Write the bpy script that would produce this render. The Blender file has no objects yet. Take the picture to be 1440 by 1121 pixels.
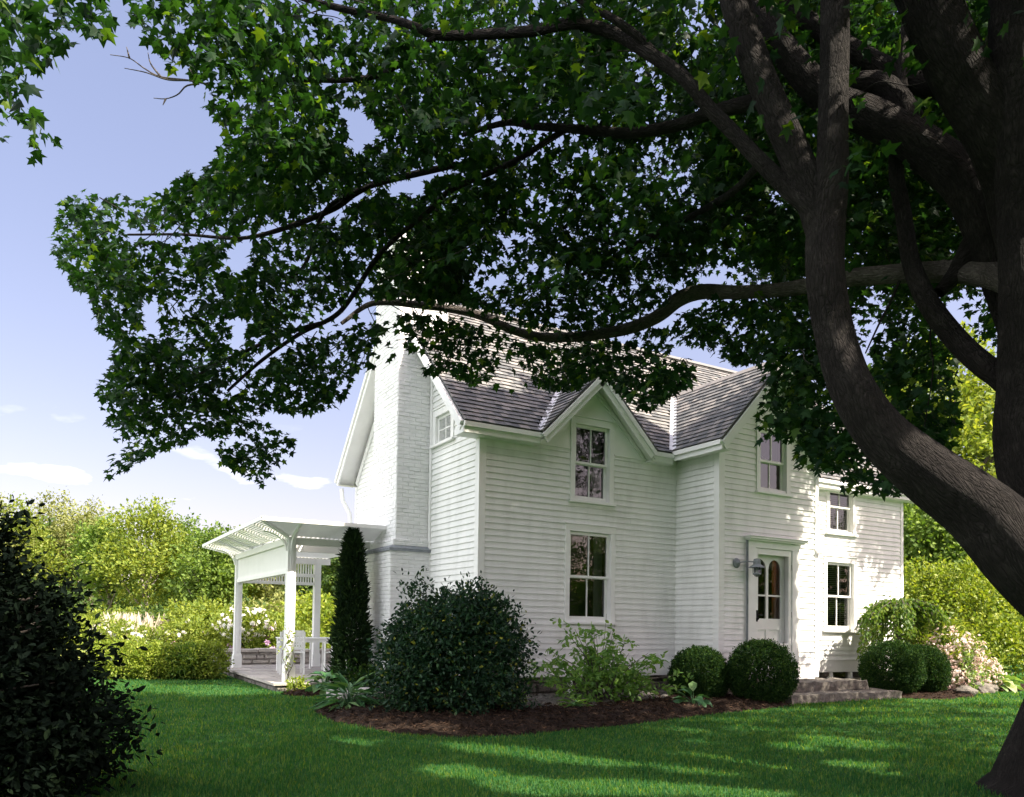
import bpy, bmesh, math, random
import numpy as np
from mathutils import Matrix, Vector
rng = np.random.default_rng(11)
random.seed(11)
S = bpy.context.scene
COL = S.collection

# ---------------------------------------------------------------- camera
FPX, PX, PY = 1103.52, 694.09, 839.44          # focal length and principal point, in pixels of a 1440 wide frame
YAW, PITCH, ROLL = 0.5098053, 0.0327614, -0.0144926
CAM = np.array([-5.787, -10.850, 1.243])
def cam_axes():
    f = np.array([math.sin(YAW), math.cos(YAW), 0]); r = np.array([math.cos(YAW), -math.sin(YAW), 0]); d = np.array([0, 0, -1.])
    f2 = f*math.cos(PITCH) - d*math.sin(PITCH); d2 = d*math.cos(PITCH) + f*math.sin(PITCH)
    r3 = r*math.cos(ROLL) + d2*math.sin(ROLL); d3 = -r*math.sin(ROLL) + d2*math.cos(ROLL)
    return r3, d3, f2
AR, AD, AF = cam_axes()
cam = bpy.data.objects.new('camera', bpy.data.cameras.new('camera')); COL.objects.link(cam)
cam.matrix_world = Matrix(((AR[0], -AD[0], -AF[0], CAM[0]), (AR[1], -AD[1], -AF[1], CAM[1]), (AR[2], -AD[2], -AF[2], CAM[2]), (0, 0, 0, 1)))
cam.data.sensor_fit = 'HORIZONTAL'; cam.data.sensor_width = 36.0; cam.data.lens = 36.0*FPX/1440
cam.data.shift_x = (720-PX)/1440; cam.data.shift_y = (PY-560.5)/1440
cam.data.clip_start = 0.05; cam.data.clip_end = 2000
S.camera = cam

# ---------------------------------------------------------------- light
SUN_E = math.radians(48); SUN_A = math.radians(150.3)     # elevation; azimuth clockwise from +Y
SUN = np.array([math.sin(SUN_A)*math.cos(SUN_E), math.cos(SUN_A)*math.cos(SUN_E), math.sin(SUN_E)])
sun = bpy.data.objects.new('sun', bpy.data.lights.new('sun', 'SUN')); COL.objects.link(sun)
sun.data.energy = 4.4; sun.data.angle = math.radians(0.53); sun.data.color = (1.0, 0.91, 0.76)
sun.rotation_euler = Vector(-SUN).to_track_quat('-Z', 'Y').to_euler()
W = bpy.data.worlds.new('World'); S.world = W; W.use_nodes = True
nt = W.node_tree; nt.nodes.clear()
out = nt.nodes.new('ShaderNodeOutputWorld'); bg = nt.nodes.new('ShaderNodeBackground')
sky = nt.nodes.new('ShaderNodeTexSky'); sky.sky_type = 'NISHITA'; sky.sun_disc = False
sky.sun_elevation = SUN_E; sky.sun_rotation = SUN_A; sky.air_density = 1.0; sky.dust_density = 1.5; sky.ozone_density = 2.0
bg.inputs['Strength'].default_value = 0.097
tc = nt.nodes.new('ShaderNodeTexCoord'); sep = nt.nodes.new('ShaderNodeSeparateXYZ'); nt.links.new(tc.outputs['Generated'], sep.inputs[0])
mp = nt.nodes.new('ShaderNodeMapping'); mp.inputs['Scale'].default_value = (5, 5, 16); nt.links.new(tc.outputs['Generated'], mp.inputs[0])
nz = nt.nodes.new('ShaderNodeTexNoise'); nz.inputs['Scale'].default_value = 1.7; nz.inputs['Detail'].default_value = 6; nt.links.new(mp.outputs[0], nz.inputs['Vector'])
cr = nt.nodes.new('ShaderNodeValToRGB'); cr.color_ramp.elements[0].position = .59; cr.color_ramp.elements[1].position = .75; nt.links.new(nz.outputs[0], cr.inputs[0])
el = nt.nodes.new('ShaderNodeValToRGB'); nt.links.new(sep.outputs[2], el.inputs[0])
el.color_ramp.elements[0].position = .08; el.color_ramp.elements[0].color = (1, 1, 1, 1)
el.color_ramp.elements[1].position = .24; el.color_ramp.elements[1].color = (0, 0, 0, 1)
mul = nt.nodes.new('ShaderNodeMath'); mul.operation = 'MULTIPLY'; nt.links.new(cr.outputs[0], mul.inputs[0]); nt.links.new(el.outputs[0], mul.inputs[1])
tint = nt.nodes.new('ShaderNodeMixRGB'); tint.blend_type = 'MULTIPLY'; tint.inputs[0].default_value = 1; tint.inputs[2].default_value = (1.37, 1.02, .92, 1)
hz = nt.nodes.new('ShaderNodeValToRGB'); nt.links.new(sep.outputs[2], hz.inputs[0])        # sky colour darkened toward the horizon so the band does not burn out
hz.color_ramp.elements[0].position = .0; hz.color_ramp.elements[0].color = (.60, .56, .57, 1); hz.color_ramp.elements[1].position = .62; hz.color_ramp.elements[1].color = (1, 1, 1, 1)
hm = nt.nodes.new('ShaderNodeMixRGB'); hm.blend_type = 'MULTIPLY'; hm.inputs[0].default_value = 1; nt.links.new(sky.outputs[0], hm.inputs[1]); nt.links.new(hz.outputs[0], hm.inputs[2])
nt.links.new(hm.outputs[0], tint.inputs[1])
cmix = nt.nodes.new('ShaderNodeMixRGB'); cmix.inputs[2].default_value = (10.5, 10.0, 9.6, 1)
nt.links.new(mul.outputs[0], cmix.inputs[0]); nt.links.new(tint.outputs[0], cmix.inputs[1])
# unseen bright cloud bank, added beyond the frame to light the gable wall
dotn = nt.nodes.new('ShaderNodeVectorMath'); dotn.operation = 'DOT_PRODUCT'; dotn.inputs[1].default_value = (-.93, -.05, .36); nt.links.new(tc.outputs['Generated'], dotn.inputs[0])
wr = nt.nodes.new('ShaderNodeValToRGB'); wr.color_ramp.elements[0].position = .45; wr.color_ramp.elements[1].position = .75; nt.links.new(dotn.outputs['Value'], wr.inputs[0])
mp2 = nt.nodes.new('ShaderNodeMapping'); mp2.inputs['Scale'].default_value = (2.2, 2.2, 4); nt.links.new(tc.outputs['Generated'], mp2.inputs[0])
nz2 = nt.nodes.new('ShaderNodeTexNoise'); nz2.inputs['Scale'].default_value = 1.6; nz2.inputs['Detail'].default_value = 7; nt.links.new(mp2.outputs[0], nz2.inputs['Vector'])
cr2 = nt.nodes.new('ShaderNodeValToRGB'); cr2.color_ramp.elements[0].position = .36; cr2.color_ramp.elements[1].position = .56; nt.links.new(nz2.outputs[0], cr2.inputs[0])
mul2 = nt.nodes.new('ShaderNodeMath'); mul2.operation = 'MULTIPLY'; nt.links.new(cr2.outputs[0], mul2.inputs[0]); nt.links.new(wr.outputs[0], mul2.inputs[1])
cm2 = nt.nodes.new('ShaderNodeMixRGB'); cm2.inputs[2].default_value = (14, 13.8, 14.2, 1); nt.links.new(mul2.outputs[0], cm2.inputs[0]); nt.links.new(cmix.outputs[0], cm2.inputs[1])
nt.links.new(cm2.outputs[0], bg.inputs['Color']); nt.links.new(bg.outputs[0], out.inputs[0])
S.view_settings.view_transform = 'Standard'; S.view_settings.look = 'None'; S.view_settings.gamma = 1; S.view_settings.exposure = 1.75
S.render.engine = 'CYCLES'; S.cycles.max_bounces = 8; S.cycles.diffuse_bounces = 5; S.cycles.transparent_max_bounces = 12

# ---------------------------------------------------------------- helpers
def ray(x, y): return AR*((x-PX)/FPX) + AD*((y-PY)/FPX) + AF
def at(x, y, depth): return CAM + ray(x, y)*depth
def ground(x, y, z=0.):
    d = ray(x, y); return CAM + d*((z-CAM[2])/d[2])
def project(P):
    q = np.asarray(P) - CAM; w = q@AF
    return PX + FPX*(q@AR)/w, PY + FPX*(q@AD)/w, w

def tag(o, label=None, cat=None, group=None, kind=None):
    if label: o['label'] = label
    if cat: o['category'] = cat
    if group: o['group'] = group
    if kind: o['kind'] = kind
    return o
def empty(name, loc=(0, 0, 0), label=None, cat=None, group=None):
    o = bpy.data.objects.new(name, None); COL.objects.link(o); o.location = loc; o.empty_display_size = .1
    return tag(o, label, cat, group)
def mesh_np(name, verts, faces, mat, parent=None, smooth=False):
    """verts (N,3), faces: list of (M,k) integer arrays"""
    me = bpy.data.meshes.new(name); verts = np.asarray(verts, np.float32)
    if not isinstance(faces, list): faces = [faces]
    faces = [np.asarray(f, np.int32) for f in faces if len(f)]
    me.vertices.add(len(verts)); me.vertices.foreach_set('co', verts.ravel())
    nl = sum(f.size for f in faces); nf = sum(len(f) for f in faces)
    me.loops.add(nl); me.loops.foreach_set('vertex_index', np.concatenate([f.ravel() for f in faces]))
    tot = np.concatenate([np.full(len(f), f.shape[1]) for f in faces]).astype(np.int32)
    me.polygons.add(nf); me.polygons.foreach_set('loop_start', np.concatenate([[0], np.cumsum(tot)[:-1]]).astype(np.int32))
    me.polygons.foreach_set('loop_total', tot)
    me.polygons.foreach_set('use_smooth', np.full(nf, smooth))
    me.update(calc_edges=True); me.validate()
    me.materials.append(mat)
    o = bpy.data.objects.new(name, me); COL.objects.link(o)
    if parent: o.parent = parent
    return o

class MB:
    """collects shapes, links them as one mesh object"""
    def __init__(s, skew=0.): s.v = []; s.f = []; s.skew = skew; s.cuts = []
    def add(s, vs, fs):
        s.cuts.append((len(s.v), len(s.f))); n = len(s.v); s.v += [tuple(map(float, p)) for p in vs]; s.f += [tuple(i+n for i in f) for f in fs]
    def quad(s, *p): s.add(p, [tuple(range(len(p)))])
    def box(s, x0, x1, y0, y1, z0, z1):
        s.add([(x0, y0, z0), (x1, y0, z0), (x1, y1, z0), (x0, y1, z0), (x0, y0, z1), (x1, y0, z1), (x1, y1, z1), (x0, y1, z1)],
              [(0, 3, 2, 1), (4, 5, 6, 7), (0, 1, 5, 4), (1, 2, 6, 5), (2, 3, 7, 6), (3, 0, 4, 7)])
    def lbox(s, fr, a0, a1, n0, n1, z0, z1):
        o, a, n = fr
        P = lambda A, N, Z: o + a*A + n*N + np.array([0, 0, Z])
        s.add([P(a0, n0, z0), P(a1, n0, z0), P(a1, n1, z0), P(a0, n1, z0), P(a0, n0, z1), P(a1, n0, z1), P(a1, n1, z1), P(a0, n1, z1)],
              [(0, 3, 2, 1), (4, 5, 6, 7), (0, 1, 5, 4), (1, 2, 6, 5), (2, 3, 7, 6), (3, 0, 4, 7)])
    def beam(s, p, q, w, h, up=(0, 0, 1)):
        p = np.array(p, float); q = np.array(q, float); d = (q-p)/np.linalg.norm(q-p)
        side = np.cross(d, up); side /= np.linalg.norm(side); u = np.cross(side, d)
        c = [(-w/2, -h/2), (w/2, -h/2), (w/2, h/2), (-w/2, h/2)]
        s.add([e+side*a+u*b for e in (p, q) for a, b in c], [(0, 1, 2, 3), (7, 6, 5, 4), (0, 4, 5, 1), (1, 5, 6, 2), (2, 6, 7, 3), (3, 7, 4, 0)])
    def tube(s, pts, rad, n=8, caps=True, rough=0.):
        pts = np.array(pts, float); m = len(pts); rad = np.full(m, rad) if np.isscalar(rad) else np.array(rad)
        t = np.gradient(pts, axis=0); t /= np.linalg.norm(t, axis=1)[:, None]+1e-12
        u = np.cross(t[0], (0, 0, 1.)); u = u if np.linalg.norm(u) > .1 else np.cross(t[0], (1., 0, 0)); u /= np.linalg.norm(u)
        vs = []; a = np.arange(n)*2*math.pi/n
        for i in range(m):
            u = u - t[i]*(u@t[i]); u /= np.linalg.norm(u); w = np.cross(t[i], u)
            r = rad[i]*(1+rough*rng.standard_normal(n)) if rough else np.full(n, rad[i])
            vs += list(pts[i] + (np.cos(a)*r)[:, None]*u + (np.sin(a)*r)[:, None]*w)
        fs = [(i*n+j, i*n+(j+1) % n, (i+1)*n+(j+1) % n, (i+1)*n+j) for i in range(m-1) for j in range(n)]
        if caps: fs += [tuple(range(n))[::-1], tuple(range((m-1)*n, m*n))]
        s.add(vs, fs)
    def lathe(s, c, prof, n=16, axis=(0, 0, 1)):
        ax = np.array(axis, float); u = np.cross(ax, (1, 0, 0.3)); u /= np.linalg.norm(u); w = np.cross(ax, u); c = np.array(c, float)
        vs = [c+ax*z+(math.cos(k*2*math.pi/n)*u+math.sin(k*2*math.pi/n)*w)*r for r, z in prof for k in range(n)]
        m = len(prof)
        fs = [(i*n+j, i*n+(j+1) % n, (i+1)*n+(j+1) % n, (i+1)*n+j) for i in range(m-1) for j in range(n)]
        fs += [tuple(range(n))[::-1], tuple(range((m-1)*n, m*n))]
        s.add(vs, fs)
    def build_each(s, name, mat, parent=None, per=1, bevel=0.):
        """every `per` shapes become one object"""
        for k in range(0, len(s.cuts), per):
            v0, f0 = s.cuts[k]; v1, f1 = s.cuts[k+per] if k+per < len(s.cuts) else (len(s.v), len(s.f))
            p = MB(s.skew); p.v = s.v[v0:v1]; p.f = [tuple(i-v0 for i in f) for f in s.f[f0:f1]]; p.build(name, mat, parent, bevel=bevel)
    def build(s, name, mat, parent=None, smooth=False, bevel=0.):
        me = bpy.data.meshes.new(name)
        v = [(x, y, z+s.skew*x) for x, y, z in s.v] if s.skew else s.v
        me.from_pydata(v, [], s.f); me.update()
        if smooth: me.polygons.foreach_set('use_smooth', [True]*len(me.polygons))
        me.materials.append(mat)
        o = bpy.data.objects.new(name, me); COL.objects.link(o)
        if parent: o.parent = parent
        if bevel:
            b = o.modifiers.new('bevel', 'BEVEL'); b.width = bevel; b.segments = 2; b.limit_method = 'ANGLE'
        return o

# ---------------------------------------------------------------- materials
def new_mat(name):
    m = bpy.data.materials.new(name); m.use_nodes = True
    return m, m.node_tree, m.node_tree.nodes['Principled BSDF']
def node(t, typ, **kw):
    n = t.nodes.new(typ)
    for k, v in kw.items():
        if k.startswith('i_'):
            n.inputs[k[2:].replace('_', ' ')].default_value = v
        else: setattr(n, k, v)
    return n
def ramp(t, src, stops):
    r = t.nodes.new('ShaderNodeValToRGB'); e = r.color_ramp.elements
    while len(e) < len(stops): e.new(.5)
    for k, (p, c) in enumerate(stops): e[k].position = p; e[k].color = (*c, 1)
    t.links.new(src, r.inputs[0]); return r.outputs[0]
def coords(t, scale=(1, 1, 1), kind='Object'):
    c = t.nodes.new('ShaderNodeTexCoord'); m = t.nodes.new('ShaderNodeMapping'); m.inputs['Scale'].default_value = scale
    t.links.new(c.outputs[kind], m.inputs[0]); return m.outputs[0]
def noise(t, vec, scale, detail=5, rough=.6):
    n = node(t, 'ShaderNodeTexNoise', i_Scale=scale, i_Detail=detail, i_Roughness=rough); t.links.new(vec, n.inputs['Vector']); return n.outputs[0]
def bump(t, b, h, strength=.4, dist=.02):
    n = node(t, 'ShaderNodeBump', i_Strength=strength, i_Distance=dist); t.links.new(h, n.inputs['Height']); t.links.new(n.outputs[0], b.inputs['Normal'])
def simple(name, c, rough=.6, metal=0.):
    m, t, b = new_mat(name); b.inputs['Base Color'].default_value = (*c, 1); b.inputs['Roughness'].default_value = rough; b.inputs['Metallic'].default_value = metal
    return m
def noisy(name, stops, scale, rough=.7, detail=6, bs=None, bstr=.4, bdist=.02, sc=(1, 1, 1), spec=.5):
    m, t, b = new_mat(name); v = coords(t, sc); n = noise(t, v, scale, detail)
    t.links.new(ramp(t, n, stops), b.inputs['Base Color']); b.inputs['Roughness'].default_value = rough; b.inputs['Specular IOR Level'].default_value = spec
    if bs: bump(t, b, noise(t, v, bs, 8, .7), bstr, bdist)
    return m
def leafy(name, stops, trans=.35, rough=.5, spec=.35, glow=(1.5, 1.6, .6)):
    """foliage: colour varies leaf by leaf, part of the light passes through"""
    m, t, b = new_mat(name); g = t.nodes.new('ShaderNodeNewGeometry')
    c = ramp(t, g.outputs['Random Per Island'], stops); t.links.new(c, b.inputs['Base Color'])
    b.inputs['Roughness'].default_value = rough; b.inputs['Specular IOR Level'].default_value = spec
    tl = t.nodes.new('ShaderNodeBsdfTranslucent'); mm = node(t, 'ShaderNodeMixRGB', blend_type='MULTIPLY'); mm.inputs[0].default_value = 1; mm.inputs[2].default_value = (*glow, 1)
    t.links.new(c, mm.inputs[1]); t.links.new(mm.outputs[0], tl.inputs[0])
    mx = t.nodes.new('ShaderNodeMixShader'); mx.inputs[0].default_value = trans
    t.links.new(b.outputs[0], mx.inputs[1]); t.links.new(tl.outputs[0], mx.inputs[2]); t.links.new(mx.outputs[0], t.nodes['Material Output'].inputs[0])
    return m
M = {}
M['paint'] = noisy('white_paint', [(.28, (.66, .665, .64)), (.5, (.77, .775, .755)), (.7, (.82, .82, .80))], 2.2, .5, 9, bs=60, bstr=.08, bdist=.004, sc=(1.6, 1.6, .5))
M['trim'] = noisy('white_trim', [(.3, (.78, .78, .76)), (.7, (.84, .84, .82))], 4.0, .42, bs=40, bstr=.05, bdist=.003)
M['dark_inside'] = simple('dark_interior', (.018, .016, .015), .9)
M['blind'] = simple('blind_white', (.6, .6, .57), .6)
M['iron'] = simple('black_iron', (.012, .012, .013), .45, .6)
M['lead'] = noisy('valley_metal', [(.3, (.62, .62, .66)), (.7, (.78, .78, .80))], 9, .45, bs=30, bstr=.15, bdist=.004)
M['cap'] = noisy('slate_cap', [(.3, (.16, .18, .20)), (.7, (.26, .28, .30))], 12, .7)
def glass_mat():
    m, t, b = new_mat('window_glass'); t.nodes.remove(b)
    tr = t.nodes.new('ShaderNodeBsdfTransparent'); tr.inputs[0].default_value = (.42, .46, .45, 1)
    gl = t.nodes.new('ShaderNodeBsdfGlossy'); gl.inputs['Roughness'].default_value = .015
    v = coords(t); n = node(t, 'ShaderNodeBump', i_Strength=.06, i_Distance=.03); t.links.new(noise(t, v, 5, 2), n.inputs['Height']); t.links.new(n.outputs[0], gl.inputs['Normal'])
    fr = node(t, 'ShaderNodeFresnel', i_IOR=1.55); ad = node(t, 'ShaderNodeMath', operation='MULTIPLY_ADD', use_clamp=True); ad.inputs[1].default_value = 1.2; ad.inputs[2].default_value = .05
    t.links.new(fr.outputs[0], ad.inputs[0])
    mx = t.nodes.new('ShaderNodeMixShader'); t.links.new(ad.outputs[0], mx.inputs[0]); t.links.new(tr.outputs[0], mx.inputs[1]); t.links.new(gl.outputs[0], mx.inputs[2])
    t.links.new(mx.outputs[0], t.nodes['Material Output'].inputs[0]); return m
M['glass'] = glass_mat()
def shingle_mat():
    m, t, b = new_mat('cedar_shingle'); g = t.nodes.new('ShaderNodeNewGeometry')
    c = ramp(t, g.outputs['Random Per Island'], [(0, (.085, .090, .096)), (.5, (.15, .148, .148)), (1, (.26, .24, .225))])
    v = coords(t, (1, 1, 1)); st = noise(t, v, 14, 6, .75)
    mm = node(t, 'ShaderNodeMixRGB', blend_type='MULTIPLY'); mm.inputs[0].default_value = .7
    t.links.new(c, mm.inputs[1]); t.links.new(ramp(t, st, [(.3, (.6, .6, .62)), (.7, (1.25, 1.22, 1.2))]), mm.inputs[2])
    t.links.new(mm.outputs[0], b.inputs['Base Color']); b.inputs['Roughness'].default_value = .8
    bump(t, b, noise(t, v, 70, 4), .3, .006); return m
M['shingle'] = shingle_mat()
M['deck'] = simple('roof_deck', (.07, .055, .05), .9)
def brick_mat():
    m, t, b = new_mat('painted_brick'); c = t.nodes.new('ShaderNodeTexCoord'); s = t.nodes.new('ShaderNodeSeparateXYZ'); t.links.new(c.outputs['Object'], s.inputs[0])
    a = node(t, 'ShaderNodeMath', operation='ADD'); t.links.new(s.outputs[0], a.inputs[0]); t.links.new(s.outputs[1], a.inputs[1])
    k = t.nodes.new('ShaderNodeCombineXYZ'); t.links.new(a.outputs[0], k.inputs[0]); t.links.new(s.outputs[2], k.inputs[1])
    br = node(t, 'ShaderNodeTexBrick', i_Scale=1.0, i_Mortar_Size=.006, i_Mortar_Smooth=.4, i_Brick_Width=.205, i_Row_Height=.068)
    br.inputs['Color1'].default_value = (.9, .9, .9, 1); br.inputs['Color2'].default_value = (.75, .75, .75, 1); br.inputs['Mortar'].default_value = (.25, .25, .25, 1)
    t.links.new(k.outputs[0], br.inputs['Vector'])
    ad = node(t, 'ShaderNodeMixRGB'); ad.inputs[0].default_value = .35; t.links.new(br.outputs[0], ad.inputs[1]); t.links.new(noise(t, coords(t), 22, 6), ad.inputs[2])
    bump(t, b, ad.outputs[0], .55, .02)
    t.links.new(ramp(t, noise(t, coords(t), 6), [(.3, (.70, .70, .70)), (.7, (.80, .80, .79))]), b.inputs['Base Color']); b.inputs['Roughness'].default_value = .65
    return m
M['brick'] = brick_mat()
def stone_mat(name, stops, scale, bd=.05):
    m, t, b = new_mat(name); v = coords(t); n = noise(t, v, scale*3, 8, .7)
    g = t.nodes.new('ShaderNodeNewGeometry'); rp = ramp(t, g.outputs['Random Per Island'], [(0, (.75, .72, .70)), (1, (1.15, 1.12, 1.08))])
    mm = node(t, 'ShaderNodeMixRGB', blend_type='MULTIPLY'); mm.inputs[0].default_value = 1
    t.links.new(ramp(t, n, stops), mm.inputs[1]); t.links.new(rp, mm.inputs[2]); t.links.new(mm.outputs[0], b.inputs['Base Color'])
    b.inputs['Roughness'].default_value = .85; bump(t, b, noise(t, v, scale*2, 9, .75), .7, bd); return m
M['stone'] = stone_mat('field_stone', [(.3, (.07, .065, .06)), (.5, (.14, .13, .115)), (.7, (.25, .225, .195))], 5)
M['granite'] = stone_mat('granite', [(.3, (.28, .27, .26)), (.5, (.42, .41, .40)), (.7, (.55, .54, .52))], 8, .02)
M['flag'] = stone_mat('flagstone', [(.3, (.32, .30, .28)), (.55, (.44, .41, .38)), (.75, (.52, .49, .45))], 2.5, .02)
def bark_mat(name, stops, zs=.26, dist=.03):
    m, t, b = new_mat(name); c = t.nodes.new('ShaderNodeUVMap')
    mp = t.nodes.new('ShaderNodeMapping'); t.links.new(c.outputs[0], mp.inputs[0]); mp.inputs['Scale'].default_value = (1, zs, 1)
    wob = node(t, 'ShaderNodeTexNoise', i_Scale=9.0, i_Detail=4.0); t.links.new(mp.outputs[0], wob.inputs['Vector'])
    va = node(t, 'ShaderNodeVectorMath', operation='MULTIPLY_ADD'); va.inputs[1].default_value = (.10, .10, .10); t.links.new(wob.outputs['Color'], va.inputs[0]); t.links.new(mp.outputs[0], va.inputs[2])
    v = node(t, 'ShaderNodeTexVoronoi', feature='DISTANCE_TO_EDGE', i_Scale=44.0); t.links.new(va.outputs[0], v.inputs['Vector'])
    plate = ramp(t, v.outputs[0], [(.0, (0, 0, 0)), (.16, (.6, .6, .6)), (.45, (1, 1, 1))])
    n1 = noise(t, va.outputs[0], 60, 8, .75); n2 = noise(t, c.outputs[0], 3.5, 6, .7)
    ad = node(t, 'ShaderNodeMath', operation='MULTIPLY_ADD'); ad.inputs[1].default_value = 1.6; t.links.new(n1, ad.inputs[0]); t.links.new(plate, ad.inputs[2])
    mx = node(t, 'ShaderNodeMixRGB'); mx.inputs[0].default_value = .5; t.links.new(n1, mx.inputs[1]); t.links.new(n2, mx.inputs[2])
    col = ramp(t, mx.outputs[0], stops); mm = node(t, 'ShaderNodeMixRGB', blend_type='MULTIPLY'); mm.inputs[0].default_value = .30
    t.links.new(col, mm.inputs[1]); t.links.new(plate, mm.inputs[2]); t.links.new(mm.outputs[0], b.inputs['Base Color'])
    b.inputs['Roughness'].default_value = .92; b.inputs['Specular IOR Level'].default_value = .15
    bump(t, b, ad.outputs[0], 1.0, dist); return m
M['bark'] = bark_mat('maple_bark', [(.34, (.010, .008, .008)), (.5, (.024, .020, .019)), (.66, (.065, .057, .052))])
M['bark_light'] = bark_mat('sunlit_bark', [(.34, (.05, .043, .038)), (.5, (.11, .096, .085)), (.66, (.22, .195, .175))], .3, .02)  # paler copy of the maple bark, sunlit tone put into its colour
M['twig'] = noisy('twig_bark', [(.3, (.05, .04, .035)), (.7, (.12, .10, .085))], 30, .9)
M['grey_bark'] = noisy('grey_bark', [(.3, (.16, .14, .12)), (.7, (.30, .27, .24))], 12, .9, sc=(1, 1, .2))
M['maple'] = leafy('maple_leaf', [(0, (.006, .020, .010)), (.5, (.011, .034, .013)), (.92, (.023, .060, .015)), (1, (.09, .14, .015))], .42, .55, .15, (1.9, 2.0, .5))
M['holly'] = leafy('holly_leaf', [(0, (.009, .029, .015)), (.6, (.018, .050, .023)), (.95, (.036, .085, .028)), (1, (.22, .22, .02))], .15, .45, .2)
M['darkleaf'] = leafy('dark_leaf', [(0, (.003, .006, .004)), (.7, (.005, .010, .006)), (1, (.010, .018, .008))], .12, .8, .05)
M['box'] = leafy('boxwood_leaf', [(0, (.006, .020, .007)), (.6, (.018, .050, .013)), (1, (.060, .105, .018))], .25, .6, .08)
M['arbor'] = leafy('arborvitae_leaf', [(0, (.007, .020, .007)), (.6, (.013, .033, .010)), (1, (.028, .055, .012))], .15, .7, .15)
M['ash'] = leafy('sapling_leaf', [(0, (.075, .17, .035)), (.6, (.13, .25, .055)), (1, (.21, .33, .08))], .4, .5, .3)
M['hosta'] = leafy('hosta_leaf', [(0, (.04, .12, .05)), (.6, (.07, .17, .06)), (1, (.14, .24, .08))], .25, .4, .4)
M['hostaV'] = leafy('pale_hosta_leaf', [(0, (.12, .22, .06)), (.6, (.22, .32, .10)), (1, (.38, .42, .20))], .3, .4, .4)
M['gold'] = leafy('yellow_green_leaf', [(0, (.12, .19, .022)), (.5, (.20, .265, .03)), (1, (.32, .36, .05))], .35, .5, .3, (1.3, 1.3, .5))
M['wood1'] = leafy('wood_leaf', [(0, (.115, .175, .026)), (.5, (.18, .24, .036)), (1, (.28, .325, .056))], .4, .6, .25, (1.4, 1.3, .5))
M['wood2'] = leafy('dull_wood_leaf', [(0, (.15, .175, .05)), (.5, (.22, .245, .075)), (1, (.32, .33, .12))], .3, .6, .25, (1.2, 1.2, .6))
M['wood3'] = leafy('dark_wood_leaf', [(0, (.035, .07, .018)), (.5, (.06, .11, .022)), (1, (.11, .16, .03))], .3, .6, .25, (1.3, 1.4, .5))
M['wood4'] = leafy('mid_wood_leaf', [(0, (.075, .135, .026)), (.5, (.12, .19, .034)), (1, (.19, .26, .046))], .35, .6, .25, (1.3, 1.4, .5))
M['maple_twig'] = simple('maple_twig', (.022, .018, .016), .9)
M['weep'] = leafy('weeping_leaf', [(0, (.05, .11, .018)), (.5, (.09, .16, .022)), (1, (.17, .22, .03))], .35, .5, .3)
M['pink'] = leafy('pink_petal', [(0, (.75, .52, .48)), (.6, (.80, .64, .58)), (1, (.82, .74, .68))], .3, .6, .2, (1, 1, 1))
M['white_petal'] = leafy('white_petal', [(0, (.72, .70, .60)), (.7, (.82, .80, .74)), (1, (.80, .68, .68))], .25, .6, .2, (1, 1, 1))
M['mauve'] = leafy('mauve_petal', [(0, (.45, .18, .36)), (.6, (.60, .35, .55)), (1, (.72, .52, .66))], .25, .6, .2, (1, 1, 1))
M['reed'] = leafy('dry_reed', [(0, (.42, .36, .26)), (.6, (.58, .51, .40)), (1, (.68, .62, .52))], .2, .8, .2, (1, 1, 1))
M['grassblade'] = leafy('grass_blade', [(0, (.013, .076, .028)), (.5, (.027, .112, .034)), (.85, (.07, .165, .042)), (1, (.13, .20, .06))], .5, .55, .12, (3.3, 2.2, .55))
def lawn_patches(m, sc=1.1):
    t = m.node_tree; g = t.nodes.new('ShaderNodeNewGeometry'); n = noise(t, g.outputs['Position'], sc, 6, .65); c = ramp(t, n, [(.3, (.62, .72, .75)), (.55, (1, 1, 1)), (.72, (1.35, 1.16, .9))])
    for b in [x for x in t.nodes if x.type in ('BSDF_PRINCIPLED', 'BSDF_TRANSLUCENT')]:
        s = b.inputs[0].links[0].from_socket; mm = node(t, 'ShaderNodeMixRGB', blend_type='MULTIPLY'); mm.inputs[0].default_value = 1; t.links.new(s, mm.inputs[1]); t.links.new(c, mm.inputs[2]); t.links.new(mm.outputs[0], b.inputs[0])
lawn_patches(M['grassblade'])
M['lawn'] = noisy('lawn', [(.3, (.020, .070, .018)), (.55, (.036, .10, .024)), (.75, (.06, .13, .030))], 1.3, .95, 9, bs=40, bstr=.5, bdist=.03, spec=.1)
M['meadow'] = noisy('meadow', [(.3, (.13, .17, .03)), (.6, (.20, .22, .05)), (.8, (.28, .26, .09))], .4, .95, 9, spec=.1)
M['mulch'] = noisy('mulch', [(.3, (.010, .007, .005)), (.5, (.026, .016, .011)), (.7, (.058, .035, .022))], 28, .95, 8, bs=45, bstr=1, bdist=.03, spec=.15)
M['chip'] = leafy('mulch_chip', [(0, (.014, .009, .006)), (.6, (.036, .022, .015)), (1, (.11, .066, .042))], .0, .9, .1)
M['soil'] = noisy('grey_soil', [(.3, (.05, .045, .04)), (.7, (.14, .125, .11))], 20, .95, 8, bs=60, bstr=.8, bdist=.02)

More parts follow.
